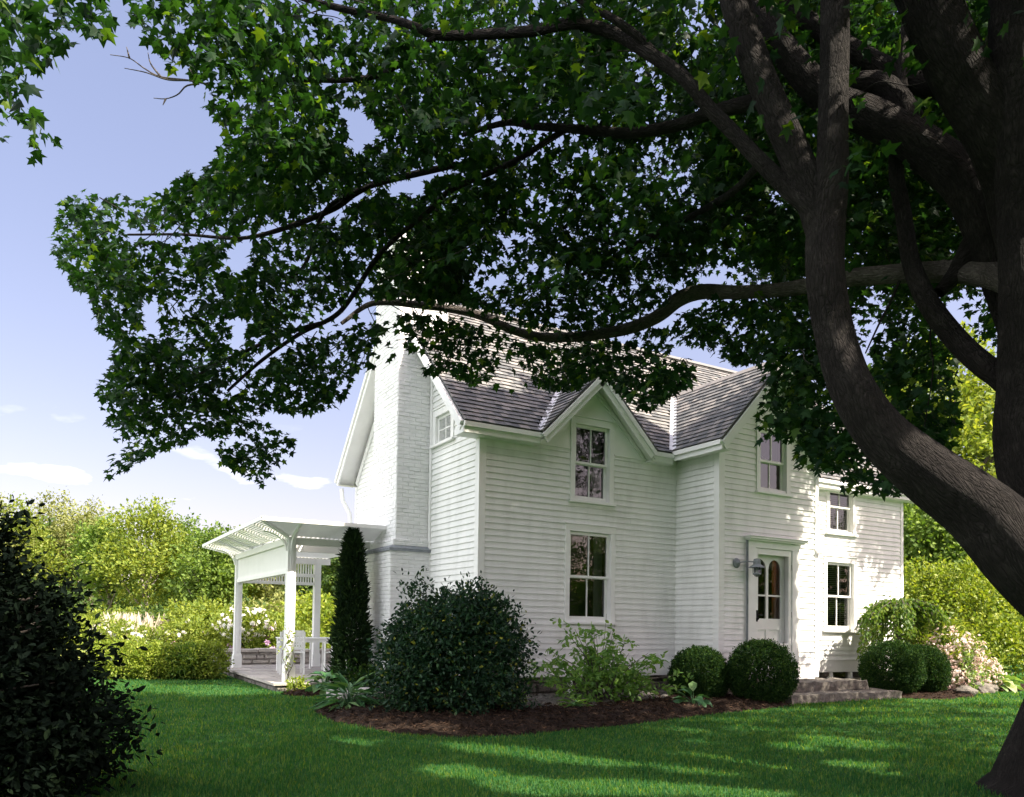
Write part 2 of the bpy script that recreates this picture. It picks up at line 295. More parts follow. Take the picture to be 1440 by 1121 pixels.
# ---------------------------------------------------------------- ground (setting)
def px_ground(pts, z=0.): return np.array([ground(x, y, z)[:2] for x, y in pts])
g = MB(); g.quad((-400, -400, 0), (400, -400, 0), (400, 400, 0), (-400, 400, 0)); tag(g.build('lawn', M['lawn']), kind='structure')
BED = [(-1.95, 1.3), (-2.45, .4), (-2.72, -.6), (-2.78, -1.6), (-2.45, -2.75), (-2.0, -3.28), (-1.36, -3.42), (-.54, -3.33), (.66, -3.12), (2.27, -2.74), (3.4, -2.55), (4.42, -2.35), (4.6, -1.2), (4.0, -.05), (0, -.05), (0, 1.9), (-.9, 1.8)]
BED2 = [(-2.15, 2.72), (-2.5, 2.2), (-2.2, 1.7), (-.9, 1.7), (-.75, 2.7)]
BED3 = [(7.3, -2.1), (7.9, -2.65), (9.0, -2.55), (9.6, -2.25), (10.6, -2.05), (12.2, -2.15), (13.5, -1.5), (12, 1), (10.8, 1.5), (10.8, 0), (7.2, -.02)]
def inside(poly, x, y):
    poly = np.asarray(poly); x = np.asarray(x); y = np.asarray(y); r = np.zeros(np.broadcast(x, y).shape, bool); n = len(poly)
    for i in range(n):
        x1, y1 = poly[i]; x2, y2 = poly[(i+1) % n]
        c = ((y1 > y) != (y2 > y)); xx = (x2-x1)*(y-y1)/((y2-y1) if y2 != y1 else 1e-9)+x1
        r ^= c & (x < xx)
    return r
def edge_dist(poly, x, y):
    poly = np.asarray(poly); d = np.full(np.shape(x), 1e9); n = len(poly)
    for i in range(n):
        a = poly[i]; b = poly[(i+1) % n]; ab = b-a
        t = np.clip(((x-a[0])*ab[0]+(y-a[1])*ab[1])/(ab@ab), 0, 1)
        d = np.minimum(d, np.hypot(x-a[0]-t*ab[0], y-a[1]-t*ab[1]))
    return d
def bed(name, poly, mat, h=.10, step=.07):
    p = np.asarray(poly); x0, y0 = p.min(0)-.1; x1, y1 = p.max(0)+.1
    xs = np.arange(x0, x1, step); ys = np.arange(y0, y1, step); X, Y = np.meshgrid(xs, ys)
    inn = inside(poly, X, Y); dd = edge_dist(poly, X, Y); z = np.where(inn, h*(1-np.exp(-dd/.25)), -.03-dd*.2)
    z = z + .018*rng.standard_normal(X.shape)*(dd > .05)
    keep = inn | (dd < .12); nx = len(xs); idx = np.arange(X.size).reshape(X.shape)
    q = np.stack([idx[:-1, :-1], idx[:-1, 1:], idx[1:, 1:], idx[1:, :-1]], -1).reshape(-1, 4)
    q = q[keep.ravel()[q].all(1)]
    o = mesh_np(name, np.stack([X, Y, z], -1).reshape(-1, 3), q, mat, smooth=True)
    return tag(o, kind='structure')
bed('mulch_bed', BED, M['mulch']); bed('mulch_bed', BED2, M['mulch'], .06); bed('mulch_bed', BED3, M['mulch'], .05)
bed('soil_patch', [(-.6, -1.9), (.1, -2.2), (1.0, -2.1), (3.0, -1.6), (3.9, -.6), (3.9, -.06), (.1, -.06), (-.3, -1.0)], M['soil'], .14)

# ---------------------------------------------------------------- farmhouse
K = -0.0066                                       # the old sills run a little out of level
def HB(): return MB(skew=K)
house = empty('farmhouse', (0, 0, 0), 'white clapboard farmhouse with steep shingle gables, tall chimney and door wing', 'house')
X1 = 10.76; D = 5.84; RZ = 7.48; RY = 2.92; EY = -.2; EZ = 4.36; GX = -.40     # main roof
zm = lambda y: EZ+(np.minimum(y, 2*RY-y)-EY)*1.0
DX, DZ = 2.17, 5.53; zd = lambda x: DZ-abs(x-DX)*1.0                            # cross gable
WX, WZ, WS = 5.33, 6.03, 1.08; zw = lambda x: WZ-abs(x-WX)*WS                  # door wing
WY = -1.07; WL, WR = 4.07, 6.58
A = np.array
front = (A([0, 0, 0.]), A([1., 0, 0]), A([0, -1., 0]))
wing = (A([0, WY, 0.]), A([1., 0, 0]), A([0, -1., 0]))
gable = (A([0, 0, 0.]), A([0, 1., 0]), A([-1., 0, 0]))
retn = (A([WL, 0, 0.]), A([0, 1., 0]), A([-1., 0, 0]))
EXPO = .1; SK0, SK1 = .37, .63
def clapboards(name, fr, lim, z0, z1, holes=()):
    """saw-tooth courses of board; lim(z) gives the run at that height"""
    m = HB(); o, a, n = fr; P = lambda Aa, N, Z: o+a*Aa+n*N+A([0, 0, Z])
    k = 0
    for z in np.arange(z0, z1, EXPO):
        L = lim(z+EXPO/2)
        if L is None or L[1]-L[0] < .03: continue
        runs = [L]; zc = z+EXPO/2
        for (h0, h1, hz0, hz1) in holes:
            if hz0 < zc < hz1:
                nr = []
                for r in runs:
                    if h0 > r[0]: nr.append((r[0], min(h0, r[1])))
                    if h1 < r[1]: nr.append((max(h1, r[0]), r[1]))
                runs = [r for r in nr if r[1]-r[0] > .01]
        for a0, a1 in runs:
            cuts = [a0]; p = a0+random.uniform(.8, 3.2)
            while p < a1-.5: cuts.append(p); p += random.uniform(2.0, 3.6)
            cuts.append(a1)
            for c0, c1 in zip(cuts[:-1], cuts[1:]):
                j = random.uniform(-.0015, .0015); b = .0215+j; e = .0006 if c1 < a1 else 0
                jz = random.uniform(-.0015, .0015)
                m.quad(P(c0, b, z+jz), P(c1-e, b, z+jz), P(c1-e, .004, z+EXPO+.004), P(c0, .004, z+EXPO+.004))
                m.quad(P(c0, .003, z+jz), P(c1-e, .003, z+jz), P(c1-e, b, z+jz), P(c0, b, z+jz))
    return m.build(name, M['paint'], house)
H_front = [(1.66, 2.63, 1.30, 2.88), (1.75, 2.58, 3.36, 4.9)]
H_wing = [(4.98, 5.76, 3.68, 4.84), (4.80, 5.96, 0, 2.80)]
H_right = [(8.15, 9.10, 1.24, 2.74), (8.22, 9.08, 3.28, 4.5)]
H_gable = [(.95, 1.70, 4.36, 4.90)]
clapboards('wall', front, lambda z: (.09, WL), SK1, 4.21, H_front)
clapboards('wall', wing, lambda z: (max(WL+.09, WX-(WZ-.12-z)/WS), min(WR-.09, WX+(WZ-.12-z)/WS)), SK1, 5.75, H_wing)
clapboards('wall', front, lambda z: (WR, X1-.09), SK1, 4.21, H_right)
clapboards('wall', gable, lambda z: (max(.09, z-4.20), min(D-.09, D-(z-4.20))), SK1, 7.2, H_gable)
clapboards('wall', retn, lambda z: (WY+.09, 0), SK1, 4.25)
m = HB()                                            # unseen back, end and wing side
m.quad((0, D, 0), (X1, D, 0), (X1, D, 4.3), (0, D, 4.3)); m.quad((X1, 0, .3), (X1, D, .3), (X1, D, 4.2), (X1, RY, 7.3), (X1, 0, 4.2)); m.quad((WR, WY, .3), (WR, 0, .3), (WR, 0, 4.4), (WR, WY, 4.4))
m.build_each('wall', M['paint'], house)
# flat boarding in the cross gable
m = HB(); yb = -.012; zt = lambda x: zd(x)-.07
for a0, a1, z0 in ((.90, 1.75, 4.2), (2.58, 3.45, 4.2), (1.75, 2.58, 4.72)):
    top = [(x, yb, max(zt(x), z0)) for x in sorted({a0, a1, *([DX] if a0 < DX < a1 else [])}, reverse=True)]
    m.quad((a0, yb, z0), (a1, yb, z0), *top)
for a0, a1 in ((.09, 1.7), (2.63, WL)): m.box(a0, a1, -.03, 0, 4.19, 4.215)
m.build('gable_boarding', M['trim'], house)
# corner boards, skirt boards, frieze
m = HB()
for a0, a1, fr, z1 in ((0, .092, front, 4.3), (WL, WL+.1, wing, 4.42), (WR-.1, WR, wing, 4.42), (X1-.092, X1, front, 4.3), (-.026, .11, gable, 4.3), (D-.1, D, gable, 4.2), (WY-.027, WY+.1, retn, 4.42)):
    m.lbox(fr, a0, a1, -.01, .028, SK0-.005, z1)
m.build_each('corner_board', M['trim'], house, bevel=.004)
m = HB()
m.lbox(front, .092, WL, -.01, .024, SK0, SK1); m.lbox(front, WR, X1-.092, -.01, .024, SK0, SK1)
m.lbox(wing, WL+.1, 4.72, -.01, .024, SK0-.03, SK1); m.lbox(wing, 6.04, WR-.1, -.01, .024, SK0-.03, SK1)
m.lbox(gable, .11, D-.1, -.01, .024, SK0, SK1); m.lbox(retn, WY+.1, -.024, -.01, .024, SK0, SK1)
for fr, a0, a1 in ((front, .092, WL), (front, WR, X1-.092), (wing, 6.04, WR-.1), (gable, .11, D-.1)): m.lbox(fr, a0, a1, .024, .036, SK1-.02, SK1+.006)
m.build_each('skirt_board', M['trim'], house, bevel=.003)
m = HB()
m.lbox(front, .092, 1.02, .006, .03, 4.215, 4.33); m.lbox(front, 3.40, WL, .006, .03, 4.225, 4.33); m.lbox(front, WR, X1-.09, .006, .03, 4.12, 4.33)
m.lbox(retn, WY+.1, -.03, .006, .03, 4.27, 4.40)
m.build_each('frieze_board', M['trim'], house)
# foundation of field stones, one mesh per visible wall
def stones(name, fr, a0, a1, z0, z1, sz=.28, off=-.04, mat=None, parent=None, depth=.12, skip=()):
    m = HB() if parent is house else MB(); z = z0
    while z < z1-.02:
        h = min(random.uniform(.5, .9)*sz*.7, z1-z); a = a0
        while a < a1-.01:
            w = min(random.uniform(.6, 1.6)*sz, a1-a)
            if not any(s0 < a+w/2 < s1 for s0, s1 in skip):
                o, ax, n = fr; g_ = .008; P = lambda Aa, N, Z: o+ax*Aa+n*N+A([0, 0, Z]); jj = lambda s: random.uniform(-s, s)
                d = off+jj(.022); c = .028; vs = []
                for N, sh in ((off-depth, 0), (d-.03, 0), (d, c)):
                    for Aa, Z in ((a+g_+sh, z+g_+sh*.8), (a+w-g_-sh, z+g_+sh*.8), (a+w-g_-sh, z+h-g_-sh*.8), (a+g_+sh, z+h-g_-sh*.8)):
                        vs.append(P(Aa+jj(.012), N+jj(.008), Z+jj(.012)))
                m.add(vs, [(i+4*k, (i+1) % 4+4*k, (i+1) % 4+4*k+4, i+4*k+4) for k in (0, 1) for i in range(4)]+[(8, 9, 10, 11)])
            a += w
        z += h
    o_, ax, n = fr; P = lambda Aa, N, Z: o_+ax*Aa+n*N+A([0, 0, Z])
    m.quad(P(a0, off-.05, z0), P(a1, off-.05, z0), P(a1, off-.05, z1), P(a0, off-.05, z1))
    return m.build(name, mat or M['stone'], parent)
fnd = stones('foundation', front, 0, WL, -.05, .372, parent=house, skip=((1.70, 2.50),))
stones('foundation', front, WR, X1, -.05, .372, parent=house, skip=((8.3, 9.05),)); stones('foundation', wing, WL, WR, -.05, .345, parent=house)
stones('foundation', gable, 0, 1.8, -.05, .372, parent=house); stones('foundation', retn, WY, 0, -.05, .35, parent=house)
m = HB(); m.box(.45, X1-.4, .55, D-.4, .25, 4.1); m.box(WL+.1, WR-.1, -.3, .5, -.05, .28); m.box(WL+.1, WR-.1, .4, .54, .3, 4.1); m.build('interior', M['dark_inside'], house)  # dark box stands in for the unlit rooms, darkness put into its colour
# cellar windows
for a0, a1 in ((1.74, 2.48), (8.32, 9.02)):
    m = HB()
    m.lbox(front, a0, a0+.07, -.08, .015, .0, .368); m.lbox(front, a1-.07, a1, -.08, .015, .0, .368); m.lbox(front, a0-.02, a1+.02, -.08, .05, -.03, .05)
    w = m.build('cellar_window', M['trim'], house); m = HB(); m.quad((a0+.07, .05, .05), (a1-.07, .05, .05), (a1-.07, .05, .37), (a0+.07, .05, .37)); m.build('pane', M['glass'], w)

def sash_window(fr, a0, a1, z0, z1, blind=0., cols=2, rows=2, single=False, casing=.095, head=.115, curtain=False):
    """casing outer edges a0..a1, z0..z1 (z0 = under the sill)"""
    m = HB(); B = lambda *q: m.lbox(fr, *q)
    B(a0, a0+casing, -.02, .034, z0+.04, z1-head); B(a1-casing, a1, -.02, .034, z0+.04, z1-head); B(a0, a1, -.02, .036, z1-head, z1)
    B(a0-.012, a1+.012, .0, .052, z1, z1+.02)
    i0, i1, j0, j1 = a0+casing, a1-casing, z0+.05, z1-head
    B(i0-.02, i0, -.15, -.02, j0, j1); B(i1, i1+.02, -.15, -.02, j0, j1); B(i0-.02, i1+.02, -.15, -.02, j1, j1+.02)
    win = m.build('window', M['trim'], house, bevel=.003)
    m = HB(); m.lbox(fr, a0-.03, a1+.03, -.15, .075, z0, z0+.045); m.build('sill', M['trim'], win, bevel=.004)
    zc = (j0+j1)/2; gap = .003
    def sash(b0, b1, c0, c1, n0, n1, bot, nc, nr):
        m = HB(); st = .05; B = lambda *q: m.lbox(fr, *q)
        B(b0, b0+st, n0, n1, c0, c1); B(b1-st, b1, n0, n1, c0, c1); B(b0+st, b1-st, n0, n1, c1-.05, c1); B(b0+st, b1-st, n0, n1, c0, c0+bot)
        for k in range(1, nc): x = b0+st+(b1-b0-2*st)*k/nc; B(x-.010, x+.010, n0+.004, n1-.004, c0+bot, c1-.05)
        for k in range(1, nr): z = c0+bot+(c1-.05-c0-bot)*k/nr; B(b0+st, b1-st, n0+.005, n1-.005, z-.010, z+.010)
        s = m.build('sash', M['trim'], win)
        o, a, n = fr; nn = (n0+n1)/2; P = lambda Aa, Z: o+a*Aa+n*nn+A([0, 0, Z]); m = HB()
        m.quad(P(b0+st, c0+bot), P(b1-st, c0+bot), P(b1-st, c1-.05), P(b0+st, c1-.05)); m.build('pane', M['glass'], win)
    if single: sash(i0+gap, i1-gap, j0, j1, -.055, -.02, .05, cols, rows)
    else:
        sash(i0+gap, i1-gap, zc-.02, j1-gap, -.062, -.025, .04, cols, 1); sash(i0+gap, i1-gap, j0, zc+.02, -.105, -.066, .085, cols, 1)
    if blind:
        m = HB(); z = j1-.02
        while z > j1-(j1-j0)*blind:
            o, a, n = fr; P = lambda Aa, N, Z: o+a*Aa+n*N+A([0, 0, Z]); m.quad(P(i0, -.15, z), P(i1, -.15, z), P(i1, -.185, z+.014), P(i0, -.185, z+.014)); z -= .042
        for f_ in (.25, .75): x = i0+(i1-i0)*f_; m.lbox(fr, x-.012, x+.012, -.150, -.147, j1-(j1-j0)*blind, j1)
        m.build('blind', M['blind'], win)
    if curtain:
        m = HB()
        for s0, s1 in ((i0, i0+.14), (i1-.2, i1)):
            k = np.linspace(s0, s1, 14); o, a, n = fr
            for q, (u, v) in enumerate(zip(k[:-1], k[1:])):
                n0, n1 = -.2-.02*(q % 2), -.2-.02*((q+1) % 2); P = lambda Aa, N, Z: o+a*Aa+n*N+A([0, 0, Z]); m.quad(P(u, n0, j0), P(v, n1, j0), P(v, n1, j1), P(u, n0, j1))
        m.build('curtain', M['blind'], win)
    return win
sash_window(front, 1.62, 2.67, 1.25, 2.93, blind=.0, curtain=True); sash_window(front, 1.71, 2.62, 3.30, 4.76, curtain=True)
sash_window(wing, 4.94, 5.80, 3.63, 4.90); sash_window(front, 8.10, 9.14, 1.20, 2.78, blind=1.); sash_window(front, 8.18, 9.12, 3.24, 4.52, blind=.95)
sash_window(gable, .91, 1.74, 4.30, 4.96, single=True, casing=.11, head=.12)

# door
m = HB(); B = lambda *q: m.lbox(wing, *q)
B(4.73, 4.93, -.02, .036, SK0-.03, 2.66); B(5.86, 6.03, -.02, .036, SK0-.03, 2.66); B(4.73, 6.03, -.02, .038, 2.66, 2.80)
B(4.90, 4.93, -.34, -.02, .34, 2.68); B(5.86, 5.89, -.34, -.02, .34, 2.68); B(4.90, 5.89, -.34, -.02, 2.66, 2.69); B(4.85, 5.95, -.34, .06, .30, .345)
dfr = m.build('door_frame', M['trim'], house, bevel=.003)
m = HB(); m.lbox(wing, 4.66, 6.12, 0, .16, 2.80, 2.835); m.lbox(wing, 4.69, 6.09, 0, .12, 2.775, 2.80); m.lbox(wing, 4.64, 6.14, 0, .18, 2.835, 2.85); m.build('door_hood', M['trim'], house, bevel=.004)
m = HB(); B = lambda *q: m.lbox(wing, *q)                                        # outer storm frame
B(4.935, 5.005, -.03, .01, .35, 2.655); B(5.785, 5.855, -.03, .01, .35, 2.655); B(5.005, 5.785, -.03, .01, 2.55, 2.655); B(5.005, 5.785, -.03, .01, .35, .98)
sd = m.build('storm_door', M['trim'], house, bevel=.003)
m = HB()
for z in (2.35, 1.5, .9): m.lbox(wing, 5.853, 5.868, .006, .02, z-.05, z+.05)
m.build_each('hinge', M['granite'], sd)
n0, n1 = -.175, -.135; m = HB(); B = lambda *q: m.lbox(wing, *q)                  # inner door with two arched lights
xa, xc, xb = 4.945, 5.395, 5.845
B(xa, xa+.10, n0, n1, .35, 2.64); B(xb-.10, xb, n0, n1, .35, 2.64); B(xa+.1, xb-.1, n0, n1, .35, .55); B(xa+.1, xb-.1, n0, n1, 1.22, 1.42)
B(xc-.03, xc+.03, n0, n1, 1.42, 2.64); B(xc-.03, xc+.03, n0, n1, .55, 1.22); B(xa+.1, xb-.1, n0-.0+.015, n1-.02, .55, 1.22); B(xa+.1, xb-.1, n0+.01, n1-.01, 1.82, 1.85)
for b0, b1 in ((xa+.1, xc-.03), (xc+.03, xb-.1)):                               # spandrels of the arches
    cx = (b0+b1)/2; r = (b1-b0)/2; k = 12; zs = 2.30
    arc = [(cx+r*math.cos(math.pi*i/k), zs+r*1.15*math.sin(math.pi*i/k)) for i in range(k+1)]
    for (u0, w0), (u1, w1) in zip(arc[:-1], arc[1:]):
        o, a, n = wing; P = lambda Aa, Z, N: o+a*Aa+n*N+A([0, 0, Z])
        m.quad(P(u1, w1, n1), P(u0, w0, n1), P(u0, 2.64, n1), P(u1, 2.64, n1)); m.quad(P(u1, w1, n0), P(u0, w0, n0), P(u0, w0, n1), P(u1, w1, n1))
dr = m.build('door', M['trim'], house)
m = HB(); o, a, n = wing; P = lambda Aa, Z: o+a*Aa-n*.155+A([0, 0, Z]); m.quad(P(xa+.09, 1.40), P(xb-.09, 1.40), P(xb-.09, 2.62), P(xa+.09, 2.62)); m.build('pane', M['glass'], dr)
m = HB(); m.lbox(wing, 4.945, 4.99, .01, .022, 1.36, 1.56); m.tube([A([4.968, WY-.02, 1.48]), A([4.968, WY-.07, 1.48]), A([5.05, WY-.07, 1.47])], .011, 8); m.lathe((4.968, WY-.02, 1.41), [(.02, 0), (.024, .02), (.012, .04)], 10, (0, -1, 0)); m.build('handle', M['iron'], sd)
m = HB()
for x in (4.685, 4.715): m.tube([(x, WY-.045, .36), (x, WY-.045, 2.775)], .010, 8)  # dark tube pair drawn for a pipe and the casing's edge shadow
m.build_each('pipe_and_shadow_line', M['cap'], house)
m = HB(); m.tube([(5.815, WY-.05, 2.775), (5.905, WY-.05, 2.775)], .006, 6); m.build('door_closer', M['cap'], house)

# roofs
def shingles(m, O, a, s, n, L, H, skip, e=.127):
    O, a, s, n = (A(v, float) for v in (O, a, s, n)); k = 0
    while k*e < H:
        u = random.uniform(-.1, 0)
        while u < L:
            w = random.uniform(.09, .2); u0, u1 = max(u, 0), min(u+w-.004, L); u += w
            if u1-u0 < .02: continue
            v0 = k*e+random.uniform(-.004, .004); v1 = min(v0+e*1.5, H); b = .031+random.uniform(-.003, .005); t = .004
            c = O+a*(u0+u1)/2+s*(v0+e*.5)
            if skip(c): continue
            p = lambda U, V, N: O+a*U+s*V+n*N
            m.add([p(u0, v0+.022, -.004), p(u1, v0+.022, -.004), p(u1, v0, b), p(u0, v0, b), p(u1, v1, t), p(u0, v1, t)], [(0, 1, 2, 3), (3, 2, 4, 5), (0, 3, 5), (1, 4, 2)])
        k += 1
r2 = math.sqrt(.5); ws = 1/math.hypot(1, WS); wv = A([ws, 0, WS*ws])
under_d = lambda c: abs(c[0]-DX) < 1.20 and zm(c[1]) < zd(c[0])+.05
under_w = lambda c: abs(c[0]-WX) < 1.55 and zm(c[1]) < zw(c[0])+.05
roof = HB(); shingles(roof, (GX, EY-.03, EZ-.03), (1, 0, 0), (0, r2, r2), (0, -r2, r2), X1-2*GX, 3.12/r2+.02, lambda c: under_d(c) or under_w(c))
shingles(roof, (DX-1.2, -.29, DZ-1.2), (0, 1, 0), (r2, 0, r2), (-r2, 0, r2), 2.2, 1.2/r2, lambda c: zm(c[1]) > c[2]+.05)
shingles(roof, (DX+1.2, -.29, DZ-1.2), (0, 1, 0), (-r2, 0, r2), (r2, 0, r2), 2.2, 1.2/r2, lambda c: zm(c[1]) > c[2]+.05)
shingles(roof, (WX-1.53, -1.39, WZ-1.53*WS), (0, 1, 0), wv, (-wv[2], 0, wv[0]), 3.0, 1.53/ws, lambda c: zm(c[1]) > c[2]+.05)
shingles(roof, (WX+1.53, -1.39, WZ-1.53*WS), (0, 1, 0), (-wv[0], 0, wv[2]), (wv[2], 0, wv[0]), 3.0, 1.53/ws, lambda c: zm(c[1]) > c[2]+.05)
rf = roof.build('roof', M['shingle'], house)
m = HB(); q = .012
m.quad((GX+.005, EY-.02, EZ-.02-q), (1.0, EY-.02, EZ-.02-q), (1.0, RY, RZ-q), (GX+.005, RY, RZ-q)); m.quad((1.0, .97, zm(.97)-q), (3.8, .97, zm(.97)-q), (3.8, RY, RZ-q), (1.0, RY, RZ-q))
m.quad((3.34, EY-.02, EZ-.02-q), (3.84, EY-.02, EZ-.02-q), (3.84, .97, zm(.97)-q), (3.34, .97, zm(.97)-q)); m.quad((6.8, EY-.02, EZ-.02-q), (X1-GX, EY-.02, EZ-.02-q), (X1-GX, RY, RZ-q), (6.8, RY, RZ-q)); m.quad((3.8, 1.3, zm(1.3)-q), (6.8, 1.3, zm(1.3)-q), (6.8, RY, RZ-q), (3.8, RY, RZ-q))
m.quad((GX+.005, RY, RZ-q), (X1-GX, RY, RZ-q), (X1-GX, D-EY, EZ-q), (GX+.005, D-EY, EZ-q))
for s in (-1, 1):
    m.quad((DX+s*1.18, -.27, DZ-1.18-q), (DX+s*1.18, EY+.05, DZ-1.18-q), (DX, .97, DZ-q), (DX, -.27, DZ-q))
    m.quad((WX+s*1.51, -1.37, WZ-1.51*WS-q), (WX+s*1.51, EY+.1, WZ-1.51*WS-q), (WX, 1.5, WZ-q), (WX, -1.37, WZ-q))
m.build('roof_deck', M['deck'], house)
m = HB()                                            # ridge boards and shingle edge along the far rake
m.beam((GX, RY-.05, RZ+.012), (X1-GX, RY-.05, RZ+.012), .13, .022, (0, -r2, r2)); m.beam((GX, RY+.05, RZ+.012), (X1-GX, RY+.05, RZ+.012), .13, .022, (0, r2, r2))
for s in (-1, 1): m.beam((WX+s*.05, -1.38, WZ-.02), (WX+s*.05, 1.45, WZ-.02), .13, .022, (s*WS, 0, 1)); m.beam((DX+s*.05, -.28, DZ-.02), (DX+s*.05, .95, DZ-.02), .13, .022, (s, 0, 1))
m.beam((GX-.01, RY, RZ+.006), (GX-.01, D-EY+.03, EZ-.02), .03, .03, (0, r2, r2))
m.build('ridge_board', M['shingle'], rf)
m = HB()                                            # metal in the valleys, raised on the slopes that meet there
def valley(b, t, d1, d2, w=.085):
    b = A(b, float); t = A(t, float); l = A([0, 0, .030]); d1 = A(d1, float)*w; d2 = A(d2, float)*w; N = 5
    for d in (d1, d2):
        m.quad(b+l, t+l, t+l+d, b+l+d)
valley((DX-1.2, EY-.02, EZ-.03), (DX, .97, DZ), (-1, 0, 0.), (0, -1, 0), .075)
valley((3.79, EY-.02, 4.37), (WX, 1.47, WZ), (-1, 0, 0), (0, -1, 0), .085); valley((WX+1.54, EY-.02, 4.37), (WX, 1.47, WZ), (1, 0, 0), (0, -1, 0), .085)
m.build_each('valley_flashing', M['lead'], rf, 2)
# eaves: crown, fascia, soffit, rake boards
def trim_run(m, p, q, outw, up=(0, 0, 1)):
    p = A(p, float); q = A(q, float); o_ = A(outw, float); up = A(up, float)
    m.beam(p+o_*.020-up*.045, q+o_*.020-up*.045, .055, .075, up); m.beam(p-up*.128-o_*.006, q-up*.128-o_*.006, .034, .090, up)
m = HB(); Y0 = EY-.0
trim_run(m, (GX, Y0, EZ-.03), (DX-1.16, Y0, EZ-.03), (0, -1, 0)); trim_run(m, (DX+1.16, Y0, EZ-.03), (3.81, Y0, EZ-.03), (0, -1, 0)); trim_run(m, (6.85, Y0, EZ-.03), (X1-GX, Y0, EZ-.03), (0, -1, 0))
for s in (-1, 1):
    trim_run(m, (DX+s*1.2, -.26, DZ-1.2-.03), (DX, -.26, DZ-.03), (0, -1, 0), (-s*-r2, 0, r2) if s > 0 else (-r2, 0, r2))
    trim_run(m, (WX+s*1.53, -1.36, WZ-1.53*WS-.03), (WX, -1.36, WZ-.03), (0, -1, 0), (s*WS*ws, 0, ws))
    trim_run(m, (WX+s*1.50, -1.37, WZ-1.50*WS-.03), (WX+s*1.50, EY, WZ-1.50*WS-.03), (s, 0, 0))
trim_run(m, (GX, EY, EZ-.03), (GX, RY, RZ-.03), (-1, 0, 0), (0, -r2, r2)); trim_run(m, (GX, D-EY, EZ-.03), (GX, RY, RZ-.03), (-1, 0, 0), (0, r2, r2))
m.build_each('rake_board', M['trim'], house, 2)
m = HB()                                            # soffits
m.box(GX+.01, 1.02, EY+.012, .0, EZ-.21, EZ-.19); m.box(3.32, 3.86, EY+.012, 0, EZ-.21, EZ-.19); m.box(6.8, X1-GX, EY+.012, 0, EZ-.21, EZ-.19)
m.box(GX+.01, -.0, EY+.012, .11, EZ-.205, EZ-.19); m.box(GX+.0, GX+.02, EY+.01, .12, EZ-.205, EZ-.10)
m.box(WX-1.49, WL, -1.34, EY, EZ-.13, EZ-.115); m.box(WR, WX+1.49, -1.34, EY, EZ-.13, EZ-.115)
for s in (-1, 1):
    z = lambda d: -d-.15
    m.quad((DX+s*1.2, -.25, DZ+z(1.2)), (DX, -.25, DZ+z(0)), (DX, 0, DZ+z(0)), (DX+s*1.2, 0, DZ+z(1.2)))
    m.quad((WX+s*1.5, -1.35, WZ-.15-1.5*WS), (WX, -1.35, WZ-.15), (WX, WY, WZ-.15), (WX+s*1.5, WY, WZ-.15-1.5*WS))
m.quad((GX+.01, EY, EZ-.13), (GX+.01, RY, RZ-.13), (0, RY, RZ-.13), (0, EY, EZ-.13)); m.quad((GX+.01, D-EY, EZ-.13), (GX+.01, RY, RZ-.13), (0, RY, RZ-.13), (0, D-EY, EZ-.13)); m.quad((GX+.01, D-EY, EZ-.13), (0, D-EY, EZ-.13), (0, D, EZ-.13), (GX+.01, D, EZ-.13))
m.build_each('soffit', M['trim'], house)
m = HB()                                            # boards on the gable under the rake and beside the chimney
m.beam((-.03, .1, EZ-.10), (-.03, RY, RZ-.28), .024, .13, (0, -r2, r2)); m.beam((-.03, D-.1, EZ-.10), (-.03, RY, RZ-.28), .024, .13, (0, r2, r2)); m.box(-.035, 0, 1.78, 1.86, SK1, 6.0)
for s in (-1, 1): m.beam((DX+s*1.1, -.026, DZ-1.1-.20), (DX, -.026, DZ-.22), .028, .06, (s*r2, 0, r2)); m.beam((WX+s*1.25, WY-.03, WZ-.21-1.25*WS), (WX, WY-.03, WZ-.23), .03, .11, (s*WS*ws, 0, ws))
m.build_each('gable_trim', M['trim'], house)
# chimney
m = HB(); m.box(-.76, .0, 1.80, 3.14, -.02, 2.46); m.box(-.70, 0, 1.84, 3.10, 2.55, 2.67); m.box(-.64, .3, 1.885, 3.05, 2.67, 7.95); m.box(-.69, .35, 1.835, 3.10, 7.95, 8.12)
ch = m.build('chimney', M['brick'], house)
m = HB()
def bricks(fr, a0, a1, z0, z1, n):
    o, a, nn = fr; P = lambda Aa, N, Z: o+a*Aa+nn*N+A([0, 0, Z]); z = z0; r = 0
    while z < z1-.03:
        u = a0-(.11 if r % 2 else 0)
        while u < a1-.01:
            u0, u1 = max(u, a0), min(u+.212, a1); u += .22; j = random.uniform(.004, .013); e = .003
            if u1-u0 < .03: continue
            zz = min(z+.060, z1); c = .007
            m.add([P(u0+e, n, z), P(u1-e, n, z), P(u1-e, n, zz), P(u0+e, n, zz), P(u0+e+c, n+j, z+c), P(u1-e-c, n+j+random.uniform(-.003, .003), z+c), P(u1-e-c, n+j, zz-c), P(u0+e+c, n+j, zz-c)], [(0, 1, 5, 4), (1, 2, 6, 5), (2, 3, 7, 6), (3, 0, 4, 7), (4, 5, 6, 7)])
        z += .068; r += 1
bricks(gable, 1.80, 3.14, 0, 2.46, .76); bricks(gable, 1.885, 3.05, 2.67, 7.95, .64); bricks(gable, 1.84, 3.10, 2.56, 2.67, .70)
for y, x0, z0, z1 in ((1.80, -.76, 0, 2.46), (1.84, -.70, 2.56, 2.67), (1.885, -.64, 2.67, 7.95)): bricks((A([0, y, 0.]), A([1., 0, 0]), A([0, -1., 0])), x0, 0 if z1 < 3 else .25, z0, z1, 0)
m.build('brick_face', M['brick'], ch)
m = HB(); m.box(-.79, .0, 1.77, 3.17, 2.46, 2.505)
